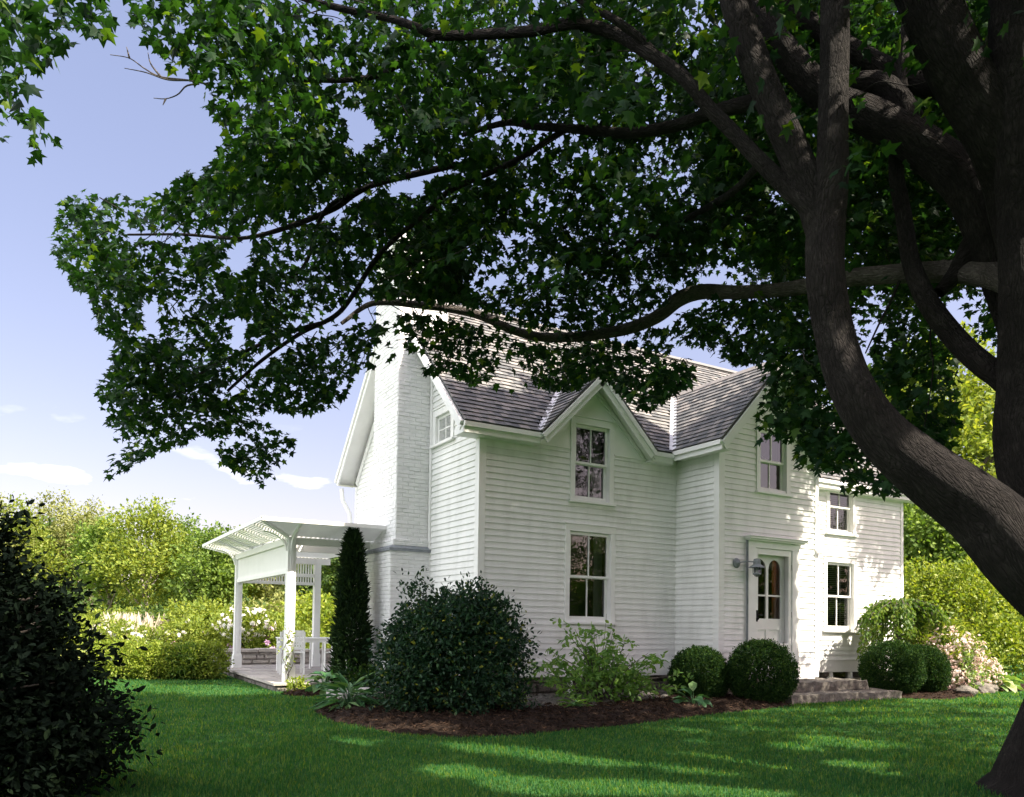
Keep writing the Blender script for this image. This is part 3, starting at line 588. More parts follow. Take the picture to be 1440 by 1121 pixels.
a_ = [(-.79, 1.77), (-.70, 1.84), (-.70, 3.10), (-.79, 3.17)]
m.add([(-.79, 1.77, 2.508), (0, 1.77, 2.508), (0, 1.84, 2.56), (-.70, 1.84, 2.56), (-.70, 3.10, 2.56), (-.79, 3.17, 2.508), (0, 3.17, 2.508), (0, 3.10, 2.56)], [(0, 1, 2, 3), (0, 3, 4, 5), (5, 4, 7, 6)])
m.build('chimney_shoulder', M['cap'], ch)
m = HB(); m.tube([(-.30, D+.1, EZ-.2), (-.28, D+.08, EZ-.45), (-.12, D+.05, EZ-.75), (-.10, D+.05, EZ-1.0), (-.10, D+.05, .2)], .045, 10); m.build('downspout', M['trim'], house, smooth=True)
m = HB(); m.beam((GX+.05, D-EY+.06, EZ-.04), (X1, D-EY+.06, EZ-.04), .12, .11); m.build('gutter', M['trim'], house)

# wall lantern and the lit lamp inside the door
lan = empty('wall_lantern', (4.46, WY-.02, 2.33), 'grey galvanised gooseneck lantern on the wall left of the front door', 'lantern')
m = MB(); m.lathe((0, 0, 0), [(.001, -.0), (.085, 0), (.088, .012), (.07, .03), (.03, .04), (.022, .07)], 20, (0, -1, 0)); m.build('back_plate', M['cap'], lan, smooth=True)
m = MB(); m.tube([(0, -.05, 0), (.0, -.13, .01), (.06, -.2, .02), (.18, -.22, .02), (.26, -.22, .02)], .012, 8); m.build('arm', M['cap'], lan, smooth=True)
m = MB(); c = (.26, -.22, -.02)
m.lathe(c, [(.012, .10), (.05, .09), (.062, .05), (.062, .0), (.135, -.052), (.138, -.060), (.064, -.030)], 24); m.lathe((.26, -.22, -.20), [(.07, 0), (.072, .02), (.065, .03)], 20)
for k in range(6): a0 = k*math.pi/3; m.tube([(.26+.068*math.cos(a0), -.22+.068*math.sin(a0), -.05), (.26+.068*math.cos(a0), -.22+.068*math.sin(a0), -.19)], .005, 6)
m.build('lantern_cage', M['cap'], lan)
m = MB(); m.lathe((.26, -.22, -.21), [(.01, -.03), (.045, -.01), (.055, .03), (.055, .15)], 18); m.build('lantern_glass', M['glass'], lan, smooth=True)
lamp = empty('hall_lamp', (5.86, .1, 2.35), 'lit lamp with orange shade seen inside through the door glass', 'lamp')
em, t, b = new_mat('lamp_shade_lit'); b.inputs['Base Color'].default_value = (.6, .12, .02, 1); b.inputs['Emission Color'].default_value = (1, .16, .02, 1); b.inputs['Emission Strength'].default_value = 1.1
em2, t, b = new_mat('lamp_bulb_lit'); b.inputs['Emission Color'].default_value = (1, .45, .1, 1); b.inputs['Emission Strength'].default_value = 3
m = MB(); m.lathe((0, 0, 0), [(.055, .22), (.085, .05), (.085, .0), (.05, .02)], 20); m.build('lamp_shade', em, lamp, smooth=True)
m = MB(); m.lathe((0, 0, -.08), [(.01, .0), (.07, .01), (.07, .03), (.01, .06)], 16); m.build('bulb', em2, lamp, smooth=True)
m = MB(); m.tube([(0, 0, -.08), (0, .05, -.16), (0, .28, -.2)], .012, 6); m.lathe((0, .28, -.2), [(.06, 0), (.05, .02)], 12, (0, -1, 0)); m.build('bracket', M['iron'], lamp)

# steps and stone blocks
def slab(name, x0, x1, y0, y1, z0, z1, mat, label, cat, group=None, seed=0):
    r = random.Random(seed); bm = bmesh.new(); nx = max(3, int((x1-x0)/.12)); ny = max(3, int((y1-y0)/.12)); nz_ = max(2, int((z1-z0)/.08))
    def P(i, j, k):
        return [x0+(x1-x0)*i/nx, y0+(y1-y0)*j/ny, z0+(z1-z0)*k/nz_]
    vd = {}
    def V(i, j, k):
        if (i, j, k) not in vd:
            p = P(i, j, k); e = (i in (0, nx))+(j in (0, ny))+(k in (0, nz_)); s = .016
            p = [c+r.uniform(-s, s) for c in p]
            if e >= 2:
                cx, cy, cz = (x0+x1)/2, (y0+y1)/2, (z0+z1)/2
                p = [c+(m_-c)*w for c, m_, w in zip(p, (cx, cy, cz), (.02/(x1-x0)*1.2, .02/(y1-y0)*1.2, .04))]
            vd[(i, j, k)] = bm.verts.new(p)
        return vd[(i, j, k)]
    for i in range(nx):
        for j in range(ny):
            bm.faces.new([V(i, j, nz_), V(i+1, j, nz_), V(i+1, j+1, nz_), V(i, j+1, nz_)]); bm.faces.new([V(i, j, 0), V(i, j+1, 0), V(i+1, j+1, 0), V(i+1, j, 0)])
    for k in range(nz_):
        for i in range(nx):
            bm.faces.new([V(i, 0, k), V(i+1, 0, k), V(i+1, 0, k+1), V(i, 0, k+1)]); bm.faces.new([V(i, ny, k), V(i, ny, k+1), V(i+1, ny, k+1), V(i+1, ny, k)])
        for j in range(ny):
            bm.faces.new([V(0, j, k), V(0, j, k+1), V(0, j+1, k+1), V(0, j+1, k)]); bm.faces.new([V(nx, j, k), V(nx, j+1, k), V(nx, j+1, k+1), V(nx, j, k+1)])
    me = bpy.data.meshes.new(name); bm.to_mesh(me); bm.free(); me.materials.append(mat); o = bpy.data.objects.new(name, me); COL.objects.link(o)
    return tag(o, label, cat, group)
slab('stone_step', 4.75, 7.15, -1.72, -1.10, .13, .30, M['stone'], 'upper rough stone step directly under the front door', 'step', 'stone steps at the front door', 1)
slab('stone_step', 4.55, 7.45, -2.18, -1.12, -.06, .135, M['stone'], 'lower rough stone step at the edge of the lawn', 'step', 'stone steps at the front door', 2)
slab('granite_block', -2.05, -1.35, .35, 1.15, -.05, .17, M['granite'], 'pale granite block beside the dark shrub at the gable corner', 'stone block', None, 3)

# ---------------------------------------------------------------- patio and pergola
PZ = .14
stones_patio = empty('patio', (0, 0, 0)); tag(stones_patio, kind='structure')
def flags(x0, x1, y0, y1):
    m = MB(); y = y0
    while y < y1-.05:
        h = min(random.uniform(.3, .6), y1-y); x = x0
        while x < x1-.05:
            w = min(random.uniform(.35, .9), x1-x); j = lambda: random.uniform(.004, .018); z = PZ+random.uniform(-.004, .006)
            p = [(x+j(), y+j()), (x+w-j(), y+j()), (x+w-j(), y+h-j()), (x+j(), y+h-j())]
            m.add([(a_, b_, z-.05) for a_, b_ in p]+[(a_, b_, z) for a_, b_ in p], [(4, 5, 6, 7), (0, 1, 5, 4), (1, 2, 6, 5), (2, 3, 7, 6), (3, 0, 4, 7)]); x += w
        y += h
    return m
flags(-2.42, .0, 3.20, 8.6).build('paving', M['flag'], stones_patio); flags(0, 3, D+.05, 8.6).build('paving', M['flag'], stones_patio)
m = MB(); m.box(-2.40, 3, 2.85, 8.6, .0, PZ-.02); m.build('bedding', M['soil'], stones_patio)
fl = (A([-2.42, 0, 0.]), A([0, 1., 0]), A([-1., 0, 0])); ff = (A([0, 2.8, 0.]), A([1., 0, 0]), A([0, -1., 0]))
stones('edge_stones', fl, 2.8, 8.6, -.04, PZ, .24, 0, M['stone'], stones_patio); stones('edge_stones', ff, -2.42, -.8, -.04, PZ, .24, 0, M['stone'], stones_patio)
slabm = MB(); y = 2.76
while y < 8.5:
    l = random.uniform(.4, .8); slabm.box(-2.47, -2.15, y+.006, min(y+l, 8.6), PZ-.035, PZ+.004+random.uniform(0, .008)); y += l
slabm.build('coping', M['flag'], stones_patio)
m = MB(); x = -2.15
while x < -.8: l = random.uniform(.4, .7); m.box(x+.005, min(x+l, -.78), 2.76, 3.19, PZ-.03, PZ+.004+random.uniform(0, .006)); x += l
m.build('coping', M['flag'], stones_patio)
fw = (A([0, 8.62, 0.]), A([1., 0, 0]), A([0, -1., 0]))
w_ = stones('stone_wall', fw, -2.5, 4.5, 0, .46, .26, .0, M['flag'], None, .4); tag(w_, 'low dry stone wall along the back edge of the patio', 'wall')
m = MB(); x = -2.55
while x < 4.5: l = random.uniform(.4, .9); m.box(x+.01, x+l-.01, 8.56, 9.05, .45, .50+random.uniform(0, .03)); x += l
m.build('coping', M['flag'], w_)
fw2 = (A([-2.5, 0, 0.]), A([0, 1., 0]), A([-1., 0, 0]))

perg = empty('pergola', (-2.16, 3.0, PZ), 'white slatted pergola with flared lattice roof over the stone patio', 'pergola')
def pm(m, name, bevel=.004, par=None):
    o = m.build(name, M['trim'], None, bevel=bevel); o.parent = par or perg; o.matrix_parent_inverse = Matrix.Translation((2.16, -3.0, -PZ)) if not par else par.matrix_world.inverted(); return o
xL, xR, yN, yF = -2.16, -.35, 3.0, 7.5; T = 2.70
for x, y in ((xL, yN), (xL, yF), (xR, yF), (xR, yN+.14)):
    m = MB(); m.box(x-.075, x+.075, y-.075, y+.075, PZ, T); m.box(x-.095, x+.095, y-.095, y+.095, PZ, PZ+.28); m.box(x-.088, x+.088, y-.088, y+.088, PZ+.28, PZ+.31)
    m.box(x-.03, x+.03, y-.086, y-.075, PZ+.35, T-.1); pm(m, 'post')
def bracket(p, dirx, diry):
    m = MB(); k = 8; pts = []
    for i in range(k+1):
        t = i/k*math.pi/2; pts.append((p[0]+dirx*.42*(1-math.cos(t)), p[1]+diry*.42*(1-math.cos(t)), p[2]-.24+.34*math.sin(t)))
    for a_, b_ in zip(pts[:-1], pts[1:]): m.beam(a_, b_, .045, .055, (-diry or .01, dirx or .01, .3))
    pm(m, 'bracket', 0)
for y in (yN, yF): bracket((xL-.08, y, T), -1, 0)
bracket((xL, yN-.08, T), 0, -1); bracket((xR, yN-.08, T), 0, -1)
m = MB(); m.box(xL-.09, xL-.05, yN-.05, yF+.05, T-.12, T); m.box(xL+.05, xL+.09, yN-.05, yF+.05, T-.12, T); m.box(xL-.06, xL+.06, yN+.08, yF-.08, 2.06, 2.13); pm(m, 'beam')
m = MB(); m.box(xL+.08, xR-.08, yF-.04, yF+.04, 2.06, 2.13); m.box(xL+.08, xR-.08, yF-.04, yF+.04, 2.25, 2.33); m.box(xL, xR+.3, yF-.06, yF+.06, T-.14, T); pm(m, 'beam')
m = MB(); m.box(xL+.05, xR+.3, yN-.05, yN+.0, T-.13, T); m.box(xL+.1, xR+.2, yN+.5, yN+.56, T-.2, T-.02); pm(m, 'beam')
m = MB()                                            # close-boarded screen on the lawn side, slats at the far side
y = yN+.09
while y < yF-.1: m.box(xL-.035, xL-.005, y, y+.062, 2.10, T-.08); y += .068
m.box(xL-.04, xL+.02, yN+.08, yF-.08, 2.13, 2.17); pm(m, 'screen', 0)
m = MB(); x = xL+.1
while x < xR-.1: m.box(x, x+.028, yF-.015, yF+.015, 2.12, T-.12); x += .062
pm(m, 'screen', 0)
# flared slatted roof
OV = .60; zi, zo = T+.03, 2.93
m = MB(); x = xL-.02
while x < xR+.25: m.box(x, x+.035, yN-.05, yF+.05, zi-.02, zi+.03); x += .085
pm(m, 'roof_slat', 0)
def lerp(a_, b_, t): return A(a_, float)*(1-t)+A(b_, float)*t
m = MB(); n_ = 13
for i in range(n_+1):
    t = i/n_; o_ = OV*t; z = zi+(zo-zi)*t
    m.beam((xL-.08-o_, yN-.08-o_, z), (xL-.08-o_, yF+.08+o_, z), .033, .018); m.beam((xL-.08-o_, yN-.08-o_, z), (xR+.25, yN-.08-o_, z), .036, .02); m.beam((xL-.08-o_, yF+.08+o_, z), (xR+.25, yF+.08+o_, z), .036, .02)
pm(m, 'roof_slat', 0)
m = MB()
for y in np.arange(yN, yF+.1, .9): m.beam((xL-.08, y, zi-.03), (xL-.08-OV, y, zo-.03), .028, .035)
for x in np.arange(xL, xR+.2, .9): m.beam((x, yN-.08, zi-.03), (x, yN-.08-OV, zo-.03), .04, .05)
for x, y, sx, sy in ((xL, yN, -1, -1), (xL, yF, -1, 1)): m.beam((x+sx*.08, y+sy*.08, zi-.03), (x+sx*(.08+OV), y+sy*(.08+OV), zo-.03), .05, .05)
m.box(xL-.08-OV-.02, xL-.08-OV+.0, yN-.08-OV, yF+.08+OV, zo-.05, zo+.015); m.box(xL-.08-OV, xR+.25, yN-.1-OV, yN-.08-OV, zo-.05, zo+.015)
pm(m, 'rafter', 0)

# patio furniture
def chair(loc, rz, label):
    c = empty('patio_chair', loc, label, 'chair', 'white chairs on the patio'); c.rotation_euler.z = rz
    for x in (-.23, .23):
        for y, h in ((-.23, .44), (.23, .86)):
            m = MB(); m.box(x-.018, x+.018, y-.018, y+.018, 0, h); m.build('leg', M['trim'], c)
    m = MB()
    for k in range(6): m.box(-.22, .22, -.23+k*.076, -.17+k*.076, .43, .45)
    m.build('seat', M['trim'], c)
    m = MB(); m.box(-.21, .21, .22, .24, .78, .86); m.box(-.21, .21, .22, .24, .52, .56)
    for k in range(8): m.box(-.2+k*.052, -.165+k*.052, .225, .237, .56, .78)
    m.build('backrest', M['trim'], c)
    for x in (-.23, .23): m = MB(); m.box(x-.025, x+.025, -.25, .22, .63, .655); m.box(x-.016, x+.016, -.245, -.215, .45, .63); m.build('armrest', M['trim'], c)
    return c
chair((-1.55, 5.15, PZ), math.pi*.95, 'white slatted patio chair nearest the front pergola post'); chair((-.62, 4.9, PZ), -2.2, 'white slatted patio chair partly behind the columnar arborvitae'); chair((-1.0, 6.75, PZ), .1, 'white slatted patio chair on the far side of the white table')
tb = empty('patio_table', (-1.05, 5.85, PZ), 'white slatted table standing among the patio chairs', 'table')
m = MB()
for k in range(9): m.box(-.55, .55, -.42+k*.094, -.335+k*.094, .70, .725)
m.box(-.53, .53, -.40, -.37, .63, .70); m.box(-.53, .53, .37, .40, .63, .70); m.build('tabletop', M['trim'], tb)
for x in (-.5, .5):
    for y in (-.37, .37): m = MB(); m.box(x-.028, x+.028, y-.028, y+.028, 0, .70); m.build('leg', M['trim'], tb)

# ---------------------------------------------------------------- plants
def tmpl_maple():
    o = [(0, 0), (.40, .06), (.27, .27), (.54, .56), (.22, .53), (0, 1.0), (-.22, .53), (-.54, .56), (-.27, .27), (-.40, .06), (0, .38)]
    v = [(x, y, -.22*abs(x)-.12*y*y+.06) for x, y in o]; f = [(10, i, (i+1) % 10) for i in range(10)]
    return np.array(v), np.array(f)
T_MAPLE = tmpl_maple()
T_OVAL = (np.array([(0, 0, 0), (.24, .35, .06), (0, 1, -.08), (-.24, .35, .06), (.20, .7, .02), (-.20, .7, .02)]), np.array([(0, 1, 4), (0, 4, 2), (0, 2, 5), (0, 5, 3)]))
T_DIAM = (np.array([(0, 0, 0), (.32, .5, .1), (0, 1, -.05), (-.32, .5, .1)]), np.array([(0, 1, 2), (0, 2, 3)]))
T_LONG = (np.array([(0, 0, 0), (.12, .4, .03), (0, 1, -.12), (-.12, .4, .03)]), np.array([(0, 1, 2), (0, 2, 3)]))
T_HOSTA = (np.array([(0, 0, 0), (.22, .25, .10), (.27, .55, .06), (0, 1, -.32), (-.27, .55, .06), (-.22, .25, .10), (0, .3, .0), (0, .65, -.06)]), np.array([(0, 1, 6), (6, 1, 2), (6, 2, 7), (7, 2, 3), (7, 3, 4), (6, 7, 4), (6, 4, 5), (0, 6, 5)]))
T_FLOWER = (np.array([(0, 0, 0.12)]+[(math.cos(a)*r, math.sin(a)*r, -.1*r) for i in range(5) for a, r in ((i*2*math.pi/5, .5), ((i+.5)*2*math.pi/5, .28))]), np.array([(0, 1+i, 1+(i+1) % 10) for i in range(10)]))
def unit(v): return v/(np.linalg.norm(v, axis=-1, keepdims=True)+1e-12)
def leaves(tmpl, c, tip, nrm, size):
    """c, tip, nrm (N,3), size (N,) -> vertices and faces of N leaves"""
    tv, tf = tmpl; tip = unit(tip); x = unit(np.cross(tip, nrm)); z = np.cross(x, tip)
    v = c[:, None]+size[:, None, None]*(tv[None, :, :1]*x[:, None]+tv[None, :, 1:2]*tip[:, None]+tv[None, :, 2:]*z[:, None])
    n = len(c); f = tf[None]+(np.arange(n)*len(tv))[:, None, None]
    return v.reshape(-1, 3), f.reshape(-1, tf.shape[1])
def rnd(n, k=3): return rng.standard_normal((n, k))
def shell(n, lobes, bias=.55):
    """points in a union of ellipsoids (x,y,z,rx,ry,rz), thicker towards the outside; also outward directions"""
    lobes = np.asarray(lobes, float); w = (lobes[:, 3]*lobes[:, 4]*lobes[:, 5])**(2/3); k = rng.choice(len(lobes), n, p=w/w.sum()); d = unit(rnd(n))
    r = rng.random(n)**bias; L = lobes[k]; return L[:, :3]+d*r[:, None]*L[:, 3:], d
def sprigs(n, per, lobes, spread, bias=.5):
    """leaf positions gathered on short sprigs, so the mass has clumps and gaps"""
    c, d = shell(n, lobes, bias); d = unit(d+.5*rnd(n)+A([0, 0, .25])); t = rng.random((n, per)); off = rnd(n*per).reshape(n, per, 3)*spread*.22
    p = c[:, None]+d[:, None]*(t*spread)[..., None]+off; dd = np.repeat(d, per, 0)
    return p.reshape(-1, 3), dd
def foliage(name, mat, parent, p, d, tmpl, size, var=.3, up=.6, droop=0.):
    n = len(p); tip = unit(d+.8*rnd(n)+A([0, 0, -droop])); nrm = unit(rnd(n)*.7+A([0, 0, up])+d*.5)
    v, f = leaves(tmpl, p, tip, nrm, size*(1+var*rng.uniform(-1, 1, n))); return mesh_np(name, v, f, mat, parent)
def stems(name, mat, parent, segs):
    m = MB()
    for pts, rad in segs: m.tube(pts, rad, 6)
    return m.build(name, mat, parent, smooth=True)
def bush(name, loc, lobes, mat, label, cat, n, per, leaf, spread, tmpl=T_OVAL, group=None, bias=.5, up=.6, droop=0, nst=6, twig=None, part='foliage', minz=.02):
    b = empty(name, loc, label, cat, group)
    p, d = sprigs(n, per, lobes, spread, bias); k = p[:, 2] > minz; foliage(part, M[mat] if isinstance(mat, str) else mat, b, p[k], d[k], tmpl, leaf, up=up, droop=droop)
    L = np.asarray(lobes, float); sg = []
    for i in range(nst):
        l = L[rng.integers(len(L))]; e = l[:3]+unit(rnd(1))[0]*l[3:]*.6; e[2] = max(e[2], .15); r0 = .012+.01*e[2]; mid = e*A([.35, .35, .55])+rnd(1)[0]*.04*e[2]
        sg.append(([A([0.03*rng.standard_normal(), .03*rng.standard_normal(), -.05]), mid, e], [r0, r0*.7, r0*.25]))
    stems('stem', M[twig or 'twig'], b, sg); return b

# boxwood balls
def boxwood(x, y, r, h, label, group, seed):
    lobes = [(0, 0, h*.49, r, r, h*.50), (0, 0, h*.42, r*1.02, r*1.02, h*.40)]+[(math.cos(a+seed)*r*.16, math.sin(a+seed)*r*.16, h*(.47+.05*math.sin(3*a+seed)), r*.88, r*.88, h*.5) for a in (0, 2.1, 4.2)]
    return bush('boxwood', (x, y, 0), lobes, 'box', label, 'boxwood', 8000, 7, .026, .04, T_OVAL, group, .10, .5)
G_ = 'clipped boxwood balls by the door steps'
boxwood(3.42, -1.30, .46, .90, 'dark shaded boxwood ball nearest the inner corner of the house', G_, 0); boxwood(4.12, -1.95, .53, 1.0, 'dark boxwood ball just left of the stone steps', G_, 1)
boxwood(7.85, -1.70, .53, .98, 'boxwood ball immediately right of the stone steps', G_, 2); boxwood(8.72, -1.72, .47, .93, 'sunlit boxwood ball beside the pink rhododendron', G_, 3)
# big holly-like shrub
hl = [(math.cos(a)*rr, math.sin(a)*rr*.8, z, .20, .2, .17) for a, rr, z in zip(rng.uniform(0, 6.28, 26), rng.uniform(.62, .90, 26), rng.uniform(.2, 1.35, 26))]+[(x, 0, 1.68+.1*math.sin(9*x), .16, .2, .16) for x in (-.55, -.1, .25, .6)]+[(0, 0, .88, .84, .8, .86), (-.48, .1, .74, .45, .5, .68), (.52, -.1, .88, .48, .55, .78), (.1, 0, 1.32, .6, .6, .48), (-.32, 0, 1.26, .42, .5, .44), (.48, 0, 1.28, .42, .5, .44), (.0, 0, .42, .80, .75, .46), (-.75, .1, .40, .28, .35, .3)]
hl = [(x*.94+.06, y, z*.87, rx*.93, ry, rz*.87) for x, y, z, rx, ry, rz in hl]
bush('evergreen_shrub', (-1.24, -1.58, 0.04), hl, 'holly', 'big glossy dark green evergreen shrub at the corner of the house', 'shrub', 3900, 9, .058, .20, T_OVAL, None, .40, .5, nst=18)
# sapling shrub with compound leaves
sp = empty('sapling_shrub', (1.30, -1.45, .05), 'airy light green sapling with feathery leaves under the front windows', 'shrub'); sg = []; P_ = []; D_ = []
for i in range(44):
    a = rng.uniform(0, 2*math.pi); rr = rng.uniform(.3, 1.55)*(1 if abs(math.cos(a)) > .4 else .6); h = rng.uniform(.25, 1.15) if rr < 1.0 else rng.uniform(.1, .85)
    e = A([math.cos(a)*rr*.98-.05, math.sin(a)*rr*.55, h]); b0 = A([rng.normal()*.06, rng.normal()*.05, 0]); mid = (b0+e)/2+A([0, 0, .12])+rnd(1)[0]*.06
    sg.append(([b0, mid, e], [.010, .007, .003]))
    for j in range(9):
        t = .35+.65*j/8; base = b0*(1-t)**2+2*mid*t*(1-t)+e*t*t; dr = unit((e-b0)*A([1, 1, .3])+.8*rnd(1)[0]); lf = rng.uniform(.14, .26)
        sg.append(([base, base+dr*lf*.6+A([0, 0, .01]), base+dr*lf+A([0, 0, -.03])], [.0025, .002, .001])) if j % 3 == 0 else None
        side = unit(np.cross(dr, A([0, 0, 1])))
        for q in range(7):
            u = .2+.8*q/6; c = base+dr*lf*u+A([0, 0, -.03*u*u]); s = 1 if q % 2 else -1
            P_.append(c); D_.append(dr*.6+side*s*(.9 if q < 6 else 0)+A([0, 0, -.2]))
for dx_, h in ((.12, 1.35), (.28, 1.2), (-.08, 1.15)): sg.append(([A([0, 0, 0]), A([dx_*.3, .0, h*.5]), A([dx_, .02, h])], [.009, .005, .002]))
stems('stem', M['twig'], sp, sg); P_ = A(P_); foliage('foliage', M['ash'], sp, P_, A(D_), T_OVAL, .085, .3, 1.0)
# arborvitae
av = empty('columnar_arborvitae', (-1.22, 2.42, 0), 'tall narrow dark arborvitae between the chimney and the pergola', 'conifer')
n = 9000; h = rng.random(n)**.8; H = 2.72; R = (.33*(1-h)**.55+.02)*(1+.10*np.sin(h*23)+.08*rnd(n, 1)[:, 0]); a = rng.uniform(0, 2*math.pi, n); r = R*rng.random(n)**.25
p = np.stack([np.cos(a)*r, np.sin(a)*r, .05+h*H], 1); d = np.stack([np.cos(a), np.sin(a), np.full(n, 1.4)], 1); foliage('crown', M['arbor'], av, p, d, T_LONG, .13, .4, .1)
stems('trunk', M['twig'], av, [([A([0, 0, -.05]), A([0, 0, 1.2]), A([0, 0, 2.5])], [.05, .035, .01])])
# hostas, perennials
def rosette(name, loc, n, r, h, mat, label, cat, group=None, tmpl=T_HOSTA, size=.26):
    b = empty(name, loc, label, cat, group); a = rng.uniform(0, 2*math.pi, n); t = rng.random(n)**.7
    c = np.stack([np.cos(a)*r*t*.55, np.sin(a)*r*t*.55, h*(1-.75*t)*rng.uniform(.6, 1, n)], 1); d = np.stack([np.cos(a), np.sin(a), .7-1.0*t], 1)
    tip = unit(d+.25*rnd(n)); nrm = unit(A([0, 0, 1.])-.3*d+.2*rnd(n)); v, f = leaves(tmpl, c, tip, nrm, size*rng.uniform(.7, 1.15, n)); mesh_np('foliage', v, f, M[mat], b)
    stems('stem', M['hosta'], b, [([A([0, 0, -.03]), ci*.5+A([0, 0, .02]), ci], [.006, .005, .004]) for ci in c]); return b
rosette('hosta', (2.45, -2.18, .05), 16, .3, .26, 'hosta', 'small broad-leaved hosta in the mulch before the left boxwood', 'hosta', None, size=.24)
rosette('hosta', (11.15, -1.75, .02), 40, .55, .42, 'hostaV', 'pale variegated hosta clump at the right end of the bed', 'hosta', None, size=.34)
rosette('hosta', (-1.82, 1.95, .02), 26, .32, .42, 'hosta', 'leafy hosta between the granite block and the pergola post', 'hosta', None, size=.30)
bush('perennial', (-1.25, 1.75, 0), [(0, 0, .22, .35, .3, .25)], 'box', 'low leafy perennial at the foot of the arborvitae', 'perennial', 160, 6, .08, .12)
rosette('daylily', (-2.22, -.45, .03), 70, .42, .40, 'hosta', 'arching dark green daylily clump left of the big shrub', 'daylily', None, T_LONG, .42)
bush('perennial', (-2.12, 2.55, 0), [(0, 0, .12, .18, .15, .14)], 'gold', 'tiny yellow-green perennial at the near pergola post', 'perennial', 60, 5, .06, .08)
rosette('weed_tuft', (-.15, -1.35, .08), 40, .35, .16, 'ash', 'low grassy tuft in grey soil beside the big shrub', 'weed', None, T_LONG, .2)
rosette('weed_tuft', (.55, -1.9, .08), 40, .3, .14, 'ash', 'low grassy tuft in the soil left of the sapling', 'weed', None, T_LONG, .2)
# climbing vine on the near post
vine = empty('climbing_vine', (-2.2, 2.86, PZ), 'thin young vine climbing the near pergola post', 'vine'); sg = []; P_ = []; D_ = []
for s in range(3):
    pts = [A([.06*math.sin(1.3*k+s*2)+.05*s-.05, -.03*math.cos(k+s), k*.14]) for k in range(8-s)]; sg.append((pts, .006))
    for q in pts[2:]:
        for _ in range(4): P_.append(q+rnd(1)[0]*.05); D_.append(rnd(1)[0])
stems('stem', M['twig'], vine, sg); foliage('foliage', M['gold'], vine, A(P_), A(D_), T_OVAL, .07)
# rhododendron, azalea
rl = [(0, 0, .75, .75, .7, .6), (-.3, -.2, .95, .5, .5, .45), (.45, -.1, .55, .6, .5, .5), (.8, -.2, .4, .5, .45, .4)]
rh = bush('rhododendron', (10.0, -1.35, 0), rl, 'gold', 'rhododendron covered in pale pink blossom beside the sunlit boxwood', 'rhododendron', 420, 7, .14, .14, T_LONG, None, .3, .6)
def blossoms(par, lobes, n, per, mat, size, clump, part='blossom'):
    c, d = shell(n, lobes, .12); c = np.repeat(c, per, 0)+rnd(n*per)*clump; d = np.repeat(d, per, 0)+.5*rnd(n*per); nn = len(c); k = c[:, 2] > .05; c = c[k]; d = d[k]; nn = len(c)
    v, f = leaves(T_FLOWER, c, unit(np.cross(d, rnd(nn))), unit(d), size*rng.uniform(.7, 1.2, nn)); mesh_np(part, v, f, mat if not isinstance(mat, str) else M[mat], par)
blossoms(rh, [(-.2, -.25, .75, .70, .55, .55), (.55, -.3, .35, .75, .45, .42), (-.3, -.35, .4, .5, .4, .35)], 330, 8, 'pink', .085, .055)
az = bush('azalea', (9.75, -1.95, 0), [(0, 0, .35, .3, .28, .38), (.1, 0, .6, .22, .2, .3)], 'hostaV', 'pale green variegated shrub in front of the pink rhododendron', 'shrub', 110, 7, .075, .12)
# weeping small tree
wt = empty('weeping_tree', (9.35, -.85, 0), 'small weeping tree with umbrella crown against the right end of the house', 'tree'); P_ = []; D_ = []; sg = [([A([0, 0, -.05]), A([.03, .02, .7]), A([-.03, 0, 1.3]), A([.02, 0, 1.62])], [.06, .05, .045, .03])]
for i in range(70):
    a = rng.uniform(0, 2*math.pi); R = rng.uniform(.25, .95); top = A([0, 0, 1.62+rng.uniform(-.12, .05)]); e = A([math.cos(a)*R*1.05-.06, math.sin(a)*R, 0]); ln = rng.uniform(.25, .95)*(1.2 if R < .8 else .8)
    pts = [top, top*A([1, 1, 1])+e*.4+A([0, 0, .17]), top+e*.8+A([0, 0, .04]), top+e+A([0, 0, -.3*ln]), top+e*1.03+A([0, 0, -ln])]; sg.append((pts, [.012, .009, .006, .004, .002]))
    q = A(pts)
    for t in np.linspace(.8, 3.99, 30):
        k = int(t); c = q[k]*(1-t+k)+q[k+1]*(t-k)
        for _ in range(3): P_.append(c+rnd(1)[0]*.035); D_.append(A([math.cos(a)*.5, math.sin(a)*.5, -1.]))
stems('trunk', M['twig'], wt, sg); foliage('crown', M['weep'], wt, A(P_), A(D_), T_OVAL, .085, .3, .5, .5)
# boulders under the rhododendron
def boulder(loc, sx, sy, sz, label):
    bm = bmesh.new(); bmesh.ops.create_icosphere(bm, subdivisions=3, radius=1)
    s0 = rng.uniform(0, 9, 3)
    for v in bm.verts:
        p = A(v.co); r = 1+.14*math.sin(3*p[0]+s0[0])*math.sin(2.3*p[1]+s0[1])+.08*math.sin(6*p[2]+s0[2])+.03*rng.standard_normal(); q = p*r; v.co = (q[0]*sx, q[1]*sy, q[2]*sz)
    me = bpy.data.meshes.new('boulder'); bm.to_mesh(me); bm.free(); me.materials.append(M['stone']); o = bpy.data.objects.new('boulder', me); COL.objects.link(o); o.location = loc; tag(o, label, 'boulder', 'boulders under the rhododendron')
boulder((9.35, -2.2, .05), .22, .2, .13, 'boulder next to the sunlit boxwood ball'); boulder((10.25, -1.98, .05), .26, .2, .15, 'flat boulder before the pink rhododendron'); boulder((10.7, -1.9, .04), .18, .16, .12, 'small boulder beside the variegated hosta')
